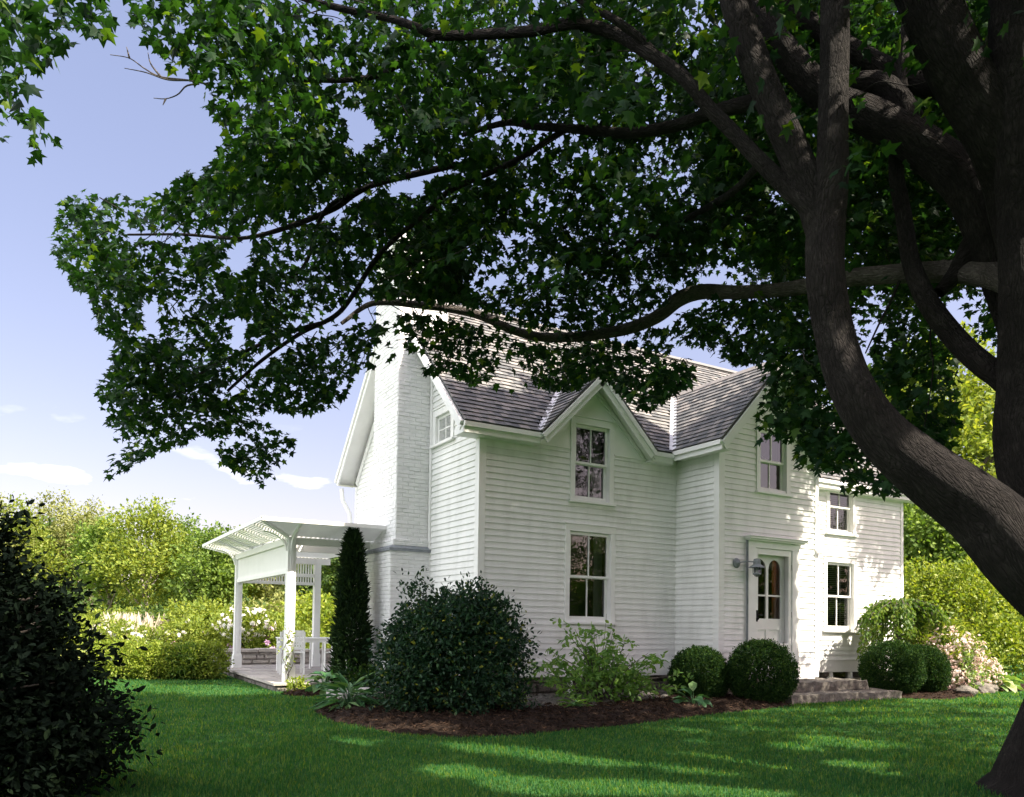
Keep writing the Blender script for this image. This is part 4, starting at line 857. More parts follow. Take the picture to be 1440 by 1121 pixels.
# left foreground evergreen: dark, close to the camera
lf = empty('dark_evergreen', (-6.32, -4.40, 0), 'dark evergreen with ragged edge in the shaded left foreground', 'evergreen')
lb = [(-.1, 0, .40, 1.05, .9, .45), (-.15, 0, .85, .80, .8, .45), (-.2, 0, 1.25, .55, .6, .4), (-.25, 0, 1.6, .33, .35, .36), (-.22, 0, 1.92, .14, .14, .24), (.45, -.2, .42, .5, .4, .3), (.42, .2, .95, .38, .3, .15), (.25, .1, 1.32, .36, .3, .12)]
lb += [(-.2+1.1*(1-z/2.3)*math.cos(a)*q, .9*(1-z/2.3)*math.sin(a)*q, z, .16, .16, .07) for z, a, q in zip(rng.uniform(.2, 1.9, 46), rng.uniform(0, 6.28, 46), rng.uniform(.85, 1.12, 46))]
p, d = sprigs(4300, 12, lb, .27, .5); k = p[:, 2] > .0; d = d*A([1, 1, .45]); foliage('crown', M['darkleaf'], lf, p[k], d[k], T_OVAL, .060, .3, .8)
stems('trunk', M['twig'], lf, [([A([0, 0, -.05]), A([.02, 0, 1.]), A([-.2, 0, 2.0])], [.07, .05, .012])]+[([A([0, 0, z]), A([math.cos(a)*.4, math.sin(a)*.4, z+.1]), A([math.cos(a)*(1.-.45*z), math.sin(a)*(1.-.45*z), z+.15])], [.02, .013, .004]) for z, a in zip(rng.uniform(.1, 1.6, 26), rng.uniform(0, 6.28, 26))]+[([A([-.1, 0, max(.05, q[2]-.25)]), A([q[0]*.5, q[1]*.5, q[2]-.05]), A(q[:3])], [.014, .009, .003]) for q in lb[8:]])
# hedge shrubs at the end of the left lawn
for i, (px, r, h, mt, lab) in enumerate(((174, .62, .80, 'gold', 'yellow-green hedge shrub at the left end, next to the dark evergreen'), (222, .50, .72, 'gold', 'rounded yellow-green hedge shrub second from the dark evergreen'), (258, .42, .68, 'weep', 'slightly darker hedge shrub in the middle of the low row'), (287, .46, .72, 'gold', 'golden rounded hedge shrub nearest the patio stones'))):
    q = ground(px, 955)*A([1, 1, 0]); bush('hedge_shrub', q, [(0, 0, h*.45, r, r*.8, h*.52), (r*.3, -.1, h*.5, r*.6, r*.6, h*.48), (-r*.35, .1, h*.45, r*.6, r*.6, h*.48)], mt, lab, 'shrub', 900, 7, .055, .10, T_OVAL, 'low hedge shrubs by the patio', .2)
# flowering shrubs behind the patio
def flowering(x, y, lobes, lab, fl, n=700):
    b = bush('flowering_shrub', (x, y, 0), lobes, 'wood1', lab, 'flowering shrub', n, 7, .085, .16, T_OVAL, 'flowering shrubs behind the patio wall', .35)
    for mat, nn, sz, lo in fl: blossoms(b, lo or lobes, nn, 3, mat, sz, .03)
    return b
def gp(px, py, d=0): q = ground(px, py); return q
flowering(-4.3, 9.9, [(0, 0, .5, .8, .7, .55), (-.4, 0, .75, .5, .5, .4)], 'white flowering shrub left of the far pergola post', [('white_petal', 70, .12, None)])
flowering(-3.1, 10.6, [(0, 0, .45, .7, .6, .5), (.3, 0, .8, .5, .5, .4)], 'shrub with white and mauve blooms just left of the far post', [('white_petal', 45, .12, None), ('mauve', 30, .15, [(.1, -.3, .35, .5, .3, .25)])])
flowering(-1.25, 10.3, [(0, 0, .7, .9, .8, .75), (-.4, 0, 1.05, .6, .6, .45), (.3, 0, .95, .6, .6, .5)], 'large rose shrub with white blooms right of the far post', [('white_petal', 110, .12, [(-.2, -.2, 1.1, .8, .7, .45)]), ('mauve', 16, .15, [(.1, -.5, .6, .8, .4, .5)])], 1000)
flowering(.2, 10.8, [(0, 0, .5, .8, .6, .5)], 'low shrub with few blooms behind the white table', [('white_petal', 18, .11, None)])
# dry reeds in the meadow
n = 2600; q = A([ground(x, y) for x, y in zip(rng.uniform(150, 275, n), rng.uniform(902, 916, n))]); q[:, 2] = 0
v, f = leaves(T_LONG, q, unit(A([0, 0, 1.])+.10*rnd(n)), rnd(n), rng.uniform(.7, 1.5, n)); v = v  # blades
o = mesh_np('reeds', v, f, M['reed']); tag(o, kind='stuff')
m_ = bed('meadow', [(-14, 9.5), (-3, 10.3), (6, 11.5), (30, 16), (40, 90), (-60, 90), (-60, 12)], M['meadow'], .03, 1.2)

# ---------------------------------------------------------------- grass
def grass():
    n = 420000; u = rng.random(n); d = 3.6*(26/3.6)**(u**.85); ang = rng.uniform(-.66, .66, n)+.02
    q = CAM[None, :2]+(np.cos(ang)*d)[:, None]*(AF[:2]/np.linalg.norm(AF[:2]))+(np.sin(ang)*d)[:, None]*(AR[:2]/np.linalg.norm(AR[:2])); x, y = q.T
    ok = ~inside(BED, x, y) & ~inside(BED2, x, y) & ~inside(BED3, x, y) & ~((x > -.05) & (x < 10.8) & (y > -.1) & (y < 6)) & ~((x > 4) & (x < 7.5) & (y > -2.2) & (y < 0)) & ~((x > -2.5) & (y > 2.7) & (y < 9))
    ok &= ~((x > -.8) & (x < .1) & (y > 1.7) & (y < 3.2)) & (y < 9.5+.1*x)
    x, y, d = x[ok], y[ok], d[ok]; n = len(x); c = np.stack([x, y, np.full(n, -.004)], 1)
    patch = np.sin(x*2.1+1.3*np.sin(y*1.7))*np.sin(y*2.4+np.sin(x*1.1)); L = (.042+.012*patch)*rng.uniform(.6, 1.4, n)
    a = rng.uniform(0, 2*math.pi, n); lean = rng.uniform(.05, .9, n); t = np.stack([np.cos(a)*lean, np.sin(a)*lean, np.ones(n)], 1); t /= np.linalg.norm(t, axis=1)[:, None]
    s = np.stack([-np.sin(a), np.cos(a), np.zeros(n)], 1); w = (.0017+.00042*d)[:, None]
    v = np.stack([c-s*w, c+s*w, c+t*L[:, None]*.6+s*w*.7, c+t*L[:, None]+A([0, 0, -.3])*(lean*L*.35)[:, None]], 1).reshape(-1, 3)
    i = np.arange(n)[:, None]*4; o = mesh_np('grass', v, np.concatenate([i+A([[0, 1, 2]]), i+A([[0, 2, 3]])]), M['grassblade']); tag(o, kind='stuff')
grass()
def chips():
    P = []
    for poly, n in ((BED, 15000), (BED2, 1500), (BED3, 5000)):
        p = np.asarray(poly); x = rng.uniform(p[:, 0].min(), p[:, 0].max(), n*2); y = rng.uniform(p[:, 1].min(), p[:, 1].max(), n*2); k = inside(poly, x, y); e = edge_dist(poly, x[k], y[k])
        h = {15000: .10, 1500: .06, 5000: .05}[n]; P.append(np.stack([x[k], y[k], h*(1-np.exp(-e/.25))+rng.uniform(-.005, .022, k.sum())], 1))
    c = np.concatenate(P); n = len(c); v, f = leaves(T_LONG, c, rnd(n)*A([1, 1, .35]), rnd(n)*.5+A([0, 0, 1.]), rng.uniform(.03, .085, n)); tag(mesh_np('mulch_chips', v, f, M['chip']), kind='stuff')
chips()

# ---------------------------------------------------------------- trees beyond the lawn
def limb_mesh(name, mat, parent, segs, sides=14, lump=.05):
    """tapering limbs with bark coordinates; segs: list of (points (k,3), radii (k,))"""
    V = []; F = []; UV = []; off = 0
    for pts, rad in segs:
        pts = np.asarray(pts, float); rad = np.asarray(rad, float); k = len(pts); L = np.concatenate([[0], np.cumsum(np.linalg.norm(np.diff(pts, axis=0), axis=1))])
        ns = max(4, int(L[-1]/max(.03, rad.mean()*.5))); ns = min(ns, 160); s = np.linspace(0, L[-1], ns); ext = np.concatenate([[2*pts[0]-pts[1]], pts, [2*pts[-1]-pts[-2]]])
        P = np.zeros((ns, 3)); R = np.interp(s, L, rad); j = np.clip(np.searchsorted(L, s, side='right')-1, 0, k-2); t = ((s-L[j])/(L[j+1]-L[j]+1e-9))[:, None]
        p0, p1, p2, p3 = ext[j], ext[j+1], ext[j+2], ext[j+3]
        P = .5*((2*p1)+(-p0+p2)*t+(2*p0-5*p1+4*p2-p3)*t*t+(-p0+3*p1-3*p2+p3)*t**3)
        T = np.gradient(P, axis=0); T = unit(T); u = np.cross(T[0], (0.3, .2, 1.)); u /= np.linalg.norm(u); n = sides if R.max() > .02 else 6; a = np.arange(n+1)*2*math.pi/n
        ph = rng.uniform(0, 6, 6)
        for i in range(ns):
            u = u-T[i]*(u@T[i]); u /= np.linalg.norm(u); w = np.cross(T[i], u)
            rr = R[i]*(1+lump*np.sin(3*a+ph[0]+s[i]*2.1)*np.sin(s[i]*4+ph[1])+lump*.8*np.sin(2*a+ph[2]-s[i]*1.3)+lump*.5*np.sin(7*a+ph[3]+s[i]*.8)); rr[-1] = rr[0]
            V.append(P[i]+(np.cos(a)*rr)[:, None]*u+(np.sin(a)*rr)[:, None]*w); UV.append(np.stack([a/(2*math.pi)*2*math.pi*R[i]*1.0, np.full(n+1, s[i])], 1))
        m_ = n+1; i, jj = np.meshgrid(np.arange(ns-1), np.arange(n), indexing='ij'); F.append((np.stack([i*m_+jj, i*m_+jj+1, (i+1)*m_+jj+1, (i+1)*m_+jj], -1)+off).reshape(-1, 4)); off += ns*m_
    V = np.concatenate(V); UV = np.concatenate(UV); F = np.concatenate(F)
    o = mesh_np(name, V, F, mat, parent, smooth=True); ul = o.data.uv_layers.new(name='UVMap'); ul.data.foreach_set('uv', UV[F.ravel()].astype(np.float32).ravel()); return o
def tree(name, px, ytop, depth, wpx, mat, label, n=650, per=16, leaf=.22, group='trees beyond the lawn', trunk='grey_bark', shape=1., spread=.8, low=.18):
    hor = 863.5+.0145*px; h = CAM[2]+(hor-ytop)/FPX*depth; base = CAM+ray(px, hor)*depth; base[2] = 0; w = wpx/FPX*depth/2
    t = empty(name, base, label, 'tree', group); lobes = [(0, 0, h*.62, w*.75, w*.75, h*.36)]
    for i in range(9):
        a = rng.uniform(0, 6.28); z = rng.uniform(low+.15, .86); rr = w*(.75 if z < .65 else .45)*shape; s = rng.uniform(.30, .48)*w; lobes.append((math.cos(a)*rr, math.sin(a)*rr, h*z, s, s, s*.75))
    lobes.append((w*.1, 0, h*.9, w*.35, w*.35, h*.10))
    p, d = sprigs(n, per, lobes, spread, .45); k = p[:, 2] > h*low; foliage('crown', M[mat], t, p[k], d[k], T_DIAM, leaf, .35, .8)
    r = .018*h; sg = [(A([(0, 0, -.1), (.03*h, .01*h, h*.25), (-.01*h, .02*h, h*.5), (.01*h, 0, h*.8)]), A([r, r*.8, r*.55, r*.15]))]
    for i in range(6): a = rng.uniform(0, 6.28); z = rng.uniform(.2, .5); sg.append((A([(0, 0, h*z), (math.cos(a)*w*.3, math.sin(a)*w*.3, h*(z+.12)), (math.cos(a)*w*.6, math.sin(a)*w*.6, h*(z+.28))]), A([r*.5, r*.35, r*.1])))
    limb_mesh('trunk', M[trunk], t, sg, 7, .03); return t
LT = [(-40, 690, 48, 150, 'wood2', 'grey-green tree at the left edge behind the dark evergreen'), (12, 708, 50, 110, 'wood1', 'yellow-green tree seen over the top of the dark evergreen'), (68, 698, 56, 120, 'wood2', 'tall pale grey-green tree second from the left edge'),
      (122, 710, 54, 90, 'wood2', 'thin-topped dull tree left of the big rounded yellow one'), (150, 735, 44, 88, 'wood4', 'small green tree before the dull thin-topped one'), (200, 711, 42, 118, 'wood1', 'largest rounded yellow-green tree left of the pergola'),
      (247, 733, 47, 80, 'wood4', 'green tree just right of the largest rounded one'), (285, 748, 40, 95, 'wood4', 'loose green tree at the outer tip of the pergola roof'), (330, 757, 43, 95, 'wood1', 'yellow-green tree behind the far pergola post'),
      (375, 752, 46, 120, 'wood3', 'dark green tree behind the middle of the pergola'), (432, 757, 42, 130, 'wood2', 'olive tree behind the near pergola post'), (480, 762, 40, 120, 'wood3', 'green tree behind the arborvitae'), (530, 770, 44, 120, 'wood1', 'yellow-green tree mostly hidden by the chimney')]
for q in LT: tree('wood_tree', *q, low=.27, n=520, leaf=.20)
US = [(165, 862, 33, 120, 'wood1', 'yellow undergrowth bush beside the dry reeds'), (240, 866, 31, 110, 'wood3', 'dark undergrowth bush beneath the largest rounded tree'), (295, 858, 30, 110, 'wood1', 'yellow-green bush behind the white flowering shrub'), (350, 852, 32, 120, 'wood3', 'dark bush between the two pergola posts'),
      (402, 852, 30, 110, 'wood2', 'olive bush behind the rose shrub'), (455, 850, 24, 130, 'gold', 'bright golden bush behind the patio table'), (505, 852, 28, 110, 'wood1', 'yellow-green bush behind the arborvitae base'), (60, 830, 34, 160, 'wood3', 'dark bush hidden behind the dark evergreen')]
for q in US: tree('undergrowth_bush', *q, n=420, per=14, leaf=.15, group='bushes along the wood edge', spread=.5, low=.0)
RT = [(1330, 470, 31, 300, 'wood1', 'tall yellow-green tree behind the right end of the house', .24), (1235, 520, 36, 200, 'wood3', 'dark tree rising behind the house roof on the right', .24), (1440, 520, 34, 260, 'wood3', 'dark green tree at the right edge behind the maple trunk', .24),
      (1310, 700, 25, 170, 'wood4', 'mid green tree just beyond the right house corner', .17), (1400, 730, 30, 200, 'wood4', 'broad green tree under the big maple limb', .2)]
for q in RT: tree('garden_tree', *q[:6], n=1100, per=16, leaf=q[6], group='trees right of the house', trunk='twig', low=.06)
tree('garden_tree', 1345, 800, 21, 190, 'gold', 'broad yellow-green shrubby tree behind the pink rhododendron', n=1200, per=14, leaf=.11, group='trees right of the house', trunk='twig', spread=.4, low=.04)
tree('garden_tree', 1440, 815, 24, 150, 'weep', 'low spreading tree at the right edge over the sunlit lawn', n=900, per=14, leaf=.12, group='trees right of the house', trunk='twig', spread=.4, low=.2)
# the far wood closes the view
n = 60000; a = rng.uniform(-.75, .75, n); dd = rng.uniform(60, 75, n); q = CAM[None]*A([1, 1, 0])+np.outer(np.cos(a)*dd, unit(AF*A([1, 1, 0])))+np.outer(np.sin(a)*dd, AR*A([1, 1, 0])); top = 6.0+1.3*np.sin(a*19)+.9*np.sin(a*47+1)+.5*np.sin(a*131)+np.where(a > .3, 4, 0); q[:, 2] = rng.random(n)*top
v, f = leaves(T_DIAM, q, rnd(n), rnd(n)+A([0, 0, .6]), rng.uniform(.3, .6, n)); tag(mesh_np('far_wood', v, f, M['wood3']), kind='stuff')

# the wood on the other side of the lawn, seen mirrored in the window panes
n = 26000; a = rng.uniform(-.5, 2.2, n); dd = rng.uniform(22, 30, n); back = -unit(AF*A([1, 1, 0])); q = CAM[None]*A([1, 1, 0])+np.outer(np.cos(a)*dd, back)+np.outer(np.sin(a)*dd, AR*A([1, 1, 0])); top = 4.6+1.3*np.sin(a*7+1)+1.0*np.sin(a*19); q[:, 2] = rng.random(n)**.8*top
v, f = leaves(T_DIAM, q, rnd(n), rnd(n)+A([0, 0, .6]), rng.uniform(.35, .7, n)); tag(mesh_np('mirrored_wood', v, f, M['wood3']), kind='stuff')

# ---------------------------------------------------------------- the maple over the lawn
maple = empty('maple_tree', at(1624, 1100, 5.6)*A([1, 1, 0]), 'huge spreading maple whose boughs overhang the lawn and the house roof', 'tree')
def mp(o): o.parent = maple; o.matrix_parent_inverse = Matrix.Translation(-maple.location); return o
def L3(pts):
    P = A([at(x, y, d) for x, y, d, w in pts]); R = A([w/2*d/FPX for x, y, d, w in pts]); return P, R
bx, by = maple.location[0], maple.location[1]; tp = at(1575, 872, 5.6); md = (A([bx, by, 0])+tp)/2
mp(limb_mesh('trunk', M['bark'], None, [(A([(bx, by, -.3), (bx, by, .0), (bx, by, .18), (bx*.8+md[0]*.2, by*.8+md[1]*.2, .38), (md[0], md[1], .75), tp, at(1530, 838, 5.55)]), A([1.32, 1.08, .90, .79, .66, .46, .26]))], 48, .075))
LIMBS = [
 [(1600, 925, 5.6, 165), (1555, 868, 5.6, 145), (1498, 828, 5.5, 124), (1440, 783, 5.4, 108), (1372, 714, 5.4, 89), (1302, 664, 5.4, 76), (1242, 612, 5.4, 66), (1199, 545, 5.4, 57), (1173, 470, 5.5, 52), (1161, 390, 5.5, 51), (1161, 320, 5.6, 53), (1165, 275, 5.6, 50), (1170, 220, 5.6, 43), (1172, 120, 5.7, 40), (1175, 0, 5.8, 38), (1178, -120, 6.0, 34), (1170, -300, 6.2, 26)],
 [(1162, 370, 5.57, 30), (1154, 315, 5.6, 44), (1140, 268, 5.65, 46), (1120, 225, 5.7, 43), (1085, 145, 5.8, 41), (1055, 70, 5.9, 41), (1033, -5, 6, 42), (1015, -110, 6.2, 34), (980, -260, 6.4, 24)],
 [(1548, 810, 5.75, 70), (1525, 690, 6.05, 86), (1490, 560, 6.35, 94), (1440, 420, 6.5, 83), (1400, 325, 6.5, 72), (1355, 255, 6.6, 60), (1299, 207, 6.8, 56), (1228, 168, 7, 50), (1160, 135, 7.2, 42), (1103, 71, 7.4, 36), (1068, 15, 7.6, 32), (1045, -60, 7.8, 26)],
 [(1290, 195, 6.9, 40), (1262, 140, 7, 34), (1232, 117, 7.1, 30), (1188, 120, 7.2, 24), (1140, 132, 7.4, 18)],
 [(1440, 300, 6.15, 44), (1415, 215, 6.6, 48), (1353, 132, 7.2, 40), (1300, 117, 7.3, 36), (1246, 98, 7.5, 32), (1196, 70, 7.6, 28), (1146, 36, 7.8, 26), (1100, 2, 8, 22)],
 [(1285, -60, 6, 78), (1325, 50, 6, 76), (1368, 130, 6, 74), (1405, 195, 6, 74), (1438, 270, 6.1, 84), (1462, 400, 6.05, 86), (1468, 520, 5.95, 82), (1482, 660, 5.82, 70)],
 [(1432, -60, 5.9, 74), (1436, 150, 5.9, 80), (1450, 300, 5.9, 78), (1456, 420, 5.8, 86), (1456, 530, 5.8, 86), (1450, 620, 5.8, 92), (1474, 710, 5.7, 96), (1530, 830, 5.6, 120), (1570, 880, 5.6, 150)],
 [(1450, 400, 5.95, 44), (1385, 386, 6.5, 34), (1300, 383, 7, 29), (1200, 390, 7.5, 25), (1110, 406, 8.1, 20), (1040, 411, 8.5, 18), (990, 410, 8.9, 20), (955, 421, 9.1, 21), (925, 445, 9.4, 18), (880, 463, 9.7, 16), (820, 473, 10, 14), (760, 474, 10.2, 13), (720, 464, 10.2, 12), (680, 446, 10.3, 12), (640, 436, 10.4, 11), (580, 428, 10.4, 10), (545, 425, 10.4, 9), (515, 430, 10.4, 7), (480, 455, 10.3, 5)],
 [(1158, 330, 5.6, 20), (1142, 296, 5.6, 28), (1110, 268, 5.7, 26), (1067, 225, 5.8, 22), (1031, 186, 5.9, 20), (996, 150, 6, 19), (960, 108, 6.1, 18), (913, 75, 6.3, 17), (870, 50, 6.5, 16), (830, 37, 6.6, 16), (798, 34, 6.6, 15), (733, 45, 6.8, 14), (624, 50, 7, 13), (590, 40, 7, 12), (552, 27, 7.1, 10), (480, 12, 7.2, 9), (400, -10, 7.3, 7)],
 [(613, 52, 7, 9), (577, 79, 7.1, 9), (534, 105, 7.2, 8), (480, 113, 7.3, 7), (397, 112, 7.5, 6), (330, 120, 7.6, 4)],
 [(930, 85, 6.3, 12), (895, 50, 6.3, 11), (860, 25, 6.3, 10), (823, 5, 6.4, 9), (780, -30, 6.5, 8)],
 [(1080, 140, 6, 24), (1006, 157, 6.4, 19), (949, 177, 6.8, 17), (888, 187, 7.1, 15), (841, 184, 7.4, 13), (790, 180, 7.7, 11), (751, 177, 8, 10), (711, 173, 8.3, 8), (650, 190, 8.6, 6)],
 [(800, 180, 7.7, 8), (769, 199, 7.9, 8), (715, 231, 8.2, 8), (635, 267, 8.6, 8), (599, 300, 8.9, 7), (552, 339, 9.2, 7), (524, 371, 9.4, 7), (495, 417, 9.6, 7), (470, 445, 9.8, 7), (421, 470, 10, 6), (368, 507, 10.2, 5), (320, 550, 10.3, 4)],
 [(450, 455, 9.9, 6), (405, 468, 10, 6), (343, 495, 10.1, 5), (290, 520, 10.2, 4), (240, 560, 10.2, 3)],
 [(640, 232, 8.6, 9), (536, 256, 9, 9), (500, 272, 9.1, 8), (470, 293, 9.2, 8), (409, 318, 9.4, 7), (340, 335, 9.6, 5), (260, 330, 9.8, 4), (180, 330, 10, 3)],
 [(536, 256, 9, 7), (480, 278, 9.1, 6), (451, 307, 9.2, 6), (430, 370, 9.4, 5), (400, 400, 9.6, 4)],
 [(1465, 585, 5.9, 40), (1410, 533, 6.2, 37), (1382, 513, 6.3, 33), (1344, 476, 6.5, 31), (1305, 425, 6.6, 28), (1282, 370, 6.8, 24), (1270, 300, 7, 21), (1260, 230, 7.1, 19), (1268, 120, 7.3, 15), (1274, 30, 7.4, 12)],
 [(1375, 335, 6.6, 36), (1344, 385, 6.7, 24), (1320, 412, 6.7, 16)],
 [(1265, 395, 7, 4), (1252, 425, 7, 3.5), (1238, 452, 7, 3), (1217, 497, 7, 2)], [(1317, 420, 6.8, 3), (1308, 470, 6.8, 2.5), (1312, 520, 6.8, 2), (1300, 600, 6.8, 1.5)],
 [(1067, 232, 6, 10), (1030, 270, 7, 10), (980, 300, 8, 9), (900, 340, 9, 8), (840, 375, 9.5, 6), (790, 400, 9.8, 4)],
]
for k, lm in enumerate(LIMBS):
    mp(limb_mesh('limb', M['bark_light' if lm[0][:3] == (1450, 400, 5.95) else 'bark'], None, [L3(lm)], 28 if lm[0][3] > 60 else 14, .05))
bare = [[(300, 120), (264, 113), (226, 108), (204, 97), (182, 82), (155, 77)], [(264, 113), (235, 112), (205, 102), (175, 96)], [(182, 82), (178, 66)], [(226, 108), (212, 90), (208, 74)], [(280, 118), (262, 121), (250, 133), (233, 139), (216, 138)], [(233, 139), (229, 148)], [(276, 112), (266, 96)]]
mp(limb_mesh('bare_twig', M['twig'], None, [(A([at(x, y, 6.8) for x, y in b]), np.linspace(.009, .003, len(b))) for b in bare], 6, 0))
# crown
P_MAIN = [(165, -60), (190, 40), (200, 60), (224, 66), (230, 90), (282, 110), (296, 155), (325, 188), (306, 206), (303, 230), (267, 235), (240, 262), (205, 280), (195, 268), (162, 256), (150, 280), (123, 265), (87, 282), (72, 350), (97, 396), (126, 416), (128, 445), (140, 466), (165, 485), (154, 519), (134, 544), (154, 597), (165, 620), (148, 672), (183, 659), (224, 634), (262, 622), (280, 605), (304, 618), (310, 650), (347, 667), (372, 685), (392, 683), (382, 655), (421, 634), (405, 610), (366, 590), (380, 570), (417, 580), (483, 568), (503, 522), (528, 494), (540, 462), (532, 437), (556, 432), (560, 468), (572, 490), (594, 491), (598, 525), (611, 531), (616, 520), (636, 525), (661, 541), (689, 531), (704, 505), (735, 500), (745, 520), (758, 545), (805, 549), (841, 524), (877, 553), (900, 575), (925, 570), (950, 552), (978, 531), (970, 505), (942, 496), (955, 475), (918, 460), (925, 440), (955, 420), (1000, 400), (1010, 365), (1045, 375), (1060, 362), (1090, 400), (1010, 425), (955, 440), (948, 468), (990, 490), (1025, 514), (1079, 503), (1075, 560), (1066, 585), (1072, 618), (1110, 600), (1128, 620), (1115, 650), (1150, 668), (1180, 660), (1200, 690), (1240, 690), (1268, 700), (1290, 660), (1240, 600), (1195, 540), (1190, 425), (1240, 400), (1262, 405), (1225, 480), (1230, 540), (1290, 610), (1340, 640), (1350, 560), (1345, 500), (1310, 440), (1360, 400), (1400, 470), (1470, 480), (1520, 300), (1520, -60)]
P_LEFT = [(-60, -60), (152, -60), (159, 32), (134, 52), (105, 34), (92, 40), (105, 69), (72, 90), (47, 112), (47, 144), (87, 188), (72, 215), (60, 200), (55, 235), (18, 253), (-60, 250)]
HOLES = [[(315, 345), (352, 340), (357, 372), (330, 388)], [(320, 448), (347, 443), (350, 480), (330, 490)], [(196, 420), (222, 415), (228, 470), (200, 468)], [(480, 148), (512, 140), (538, 190), (500, 222)], [(540, 255), (600, 245), (605, 285), (560, 300)], [(635, 385), (668, 375), (665, 402), (640, 410)], [(684, 385), (712, 375), (705, 405), (682, 412)], [(700, 325), (748, 318), (752, 345), (715, 352)], [(940, 400), (1010, 368), (1005, 398), (955, 418)], [(1190, 425), (1262, 405), (1235, 470), (1205, 478)], [(1345, 400), (1400, 400), (1395, 440), (1360, 440)], [(1100, 160), (1112, 165), (1110, 180), (1100, 175)], [(1330, 300), (1350, 300), (1360, 330), (1345, 335)], [(1070, 245), (1118, 250), (1110, 300), (1085, 290)]]
CP = A([(40, 100, 4.6), (150, 30, 5), (260, 60, 6.2), (330, 140, 6.8), (250, 300, 9.4), (100, 330, 10), (250, 550, 10.2), (160, 650, 10.2), (390, 640, 10.5), (450, 480, 10), (550, 350, 9.2), (640, 480, 10.5), (820, 500, 10.6), (880, 400, 9.8), (600, 150, 7), (480, 60, 6.6), (800, 100, 6.6), (950, 250, 9), (1000, 470, 9.6), (1070, 560, 7.4), (1120, 640, 7), (1220, 670, 7), (1300, 560, 7.2), (1250, 300, 9.6), (1400, 300, 9), (1100, 80, 8.5), (1330, 60, 9)], float)
def depth_at(x, y):
    w = 1/((x[:, None]-CP[:, 0])**2+(y[:, None]-CP[:, 1])**2+900); return (w*CP[:, 2]).sum(1)/w.sum(1)
C_P = []; C_T = []; C_N = []; C_S = []; TW = []
def add_sprays(x, y, d, per, rad, sizes, masks=None, keep=1.):
    """each spray: a drooping fan of leaves on one twig"""
    cs = CAM+(x[:, None]-PX)/FPX*AR*d[:, None]+(y[:, None]-PY)/FPX*AD*d[:, None]+AF*d[:, None] if d is not None else x
    n = len(cs); th = rng.uniform(0, 2*math.pi, n); ax = np.stack([np.cos(th), np.sin(th), -.25+.2*rng.standard_normal(n)], 1); sd = np.stack([-np.sin(th), np.cos(th), .1*rng.standard_normal(n)], 1)
    t = rng.uniform(-1, 1, (n, per)); s = rng.uniform(-1, 1, (n, per))*(1-.55*(t+1)/2); R = rad*rng.uniform(.7, 1.25, (n, 1))
    p = cs[:, None]+ax[:, None]*(t*R)[..., None]+sd[:, None]*(s*R*.62)[..., None]+rng.standard_normal((n, per, 3))*A([.04, .04, .07]); p[..., 2] -= .10*(t+1)**2*R
    tip = ax[:, None]*.8+sd[:, None]*(s*1.1)[..., None]+rng.standard_normal((n, per, 3))*.35+A([0, 0, -.45]); nr = A([0, 0, 1.])+rng.standard_normal((n, per, 3))*.42
    p = p.reshape(-1, 3); tip = tip.reshape(-1, 3); nr = nr.reshape(-1, 3)
    if masks:
        X, Y, w = project(p); inn, holes = masks; k = inside(inn, X, Y) & (w > .5)
        for h in holes: k &= ~inside(h, X, Y)
        p, tip, nr = p[k], tip[k], nr[k]
    C_P.append(p); C_T.append(tip); C_N.append(nr); C_S.append(rng.uniform(sizes[0], sizes[1], len(p)))
    for i in range(0, n, 3):
        b = rng.normal(0, .05, (2, 3)); TW.append((A([cs[i]-ax[i]*rad*1.0+A([0, 0, .06]), cs[i]-ax[i]*rad*.4+b[0], cs[i]+ax[i]*rad*.2+b[1], cs[i]+ax[i]*rad*.75+A([0, 0, -.16*rad])]), A([.006, .005, .0035, .0015])))
def fill(poly, holes, n, jit, per=50, rad=.48, sizes=(.066, .122)):
    p = A(poly, float); x = rng.uniform(p[:, 0].min(), p[:, 0].max(), n); y = rng.uniform(p[:, 1].min(), p[:, 1].max(), n); k = inside(poly, x, y)
    for h in holes: k &= ~inside(h, x, y)
    x, y = x[k], y[k]; d = depth_at(x, y); d = d+jit*rng.uniform(-1, 1, len(d)); d = np.minimum(d, 11.3); a = d/9
    keep = rng.random(len(d)) < np.clip((d/10.2)**2, .25, 1); x, y, d = x[keep], y[keep], d[keep]
    add_sprays(x, y, d, per, rad, sizes, (poly, holes))
fill(P_MAIN, HOLES, 2300, 1.1)
P_DEEP = [(985, -60), (1520, -60), (1500, 300), (1430, 420), (1300, 395), (1180, 400), (1100, 390), (1060, 355), (1010, 340), (985, 200)]
p_ = A(P_DEEP, float); x_ = rng.uniform(985, 1520, 520); y_ = rng.uniform(-60, 420, 520); k_ = inside(P_DEEP, x_, y_)
add_sprays(x_[k_], y_[k_], rng.uniform(9.8, 12.2, k_.sum()), 46, .5, (.07, .12), (P_DEEP, HOLES))
fill(P_LEFT, [], 80, .5, 34, .40, (.085, .13))
P_NEAR = [(1085, 505), (1150, 480), (1195, 540), (1240, 600), (1290, 660), (1268, 698), (1200, 690), (1150, 668), (1115, 650), (1128, 620), (1072, 618), (1066, 585)]
P_HANG = [(1262, 440), (1300, 460), (1345, 510), (1352, 600), (1325, 645), (1270, 600), (1226, 540), (1235, 490)]
fill([(515, 300), (560, 270), (650, 280), (660, 425), (560, 424), (522, 425)], [], 75, .7, 46, .42); fill([(500, 150), (700, 150), (700, 330), (500, 300)], HOLES, 60, .9, 46, .45)
fill(P_NEAR, [], 75, .6, 48, .4); fill(P_HANG, [], 55, .5, 44, .35)
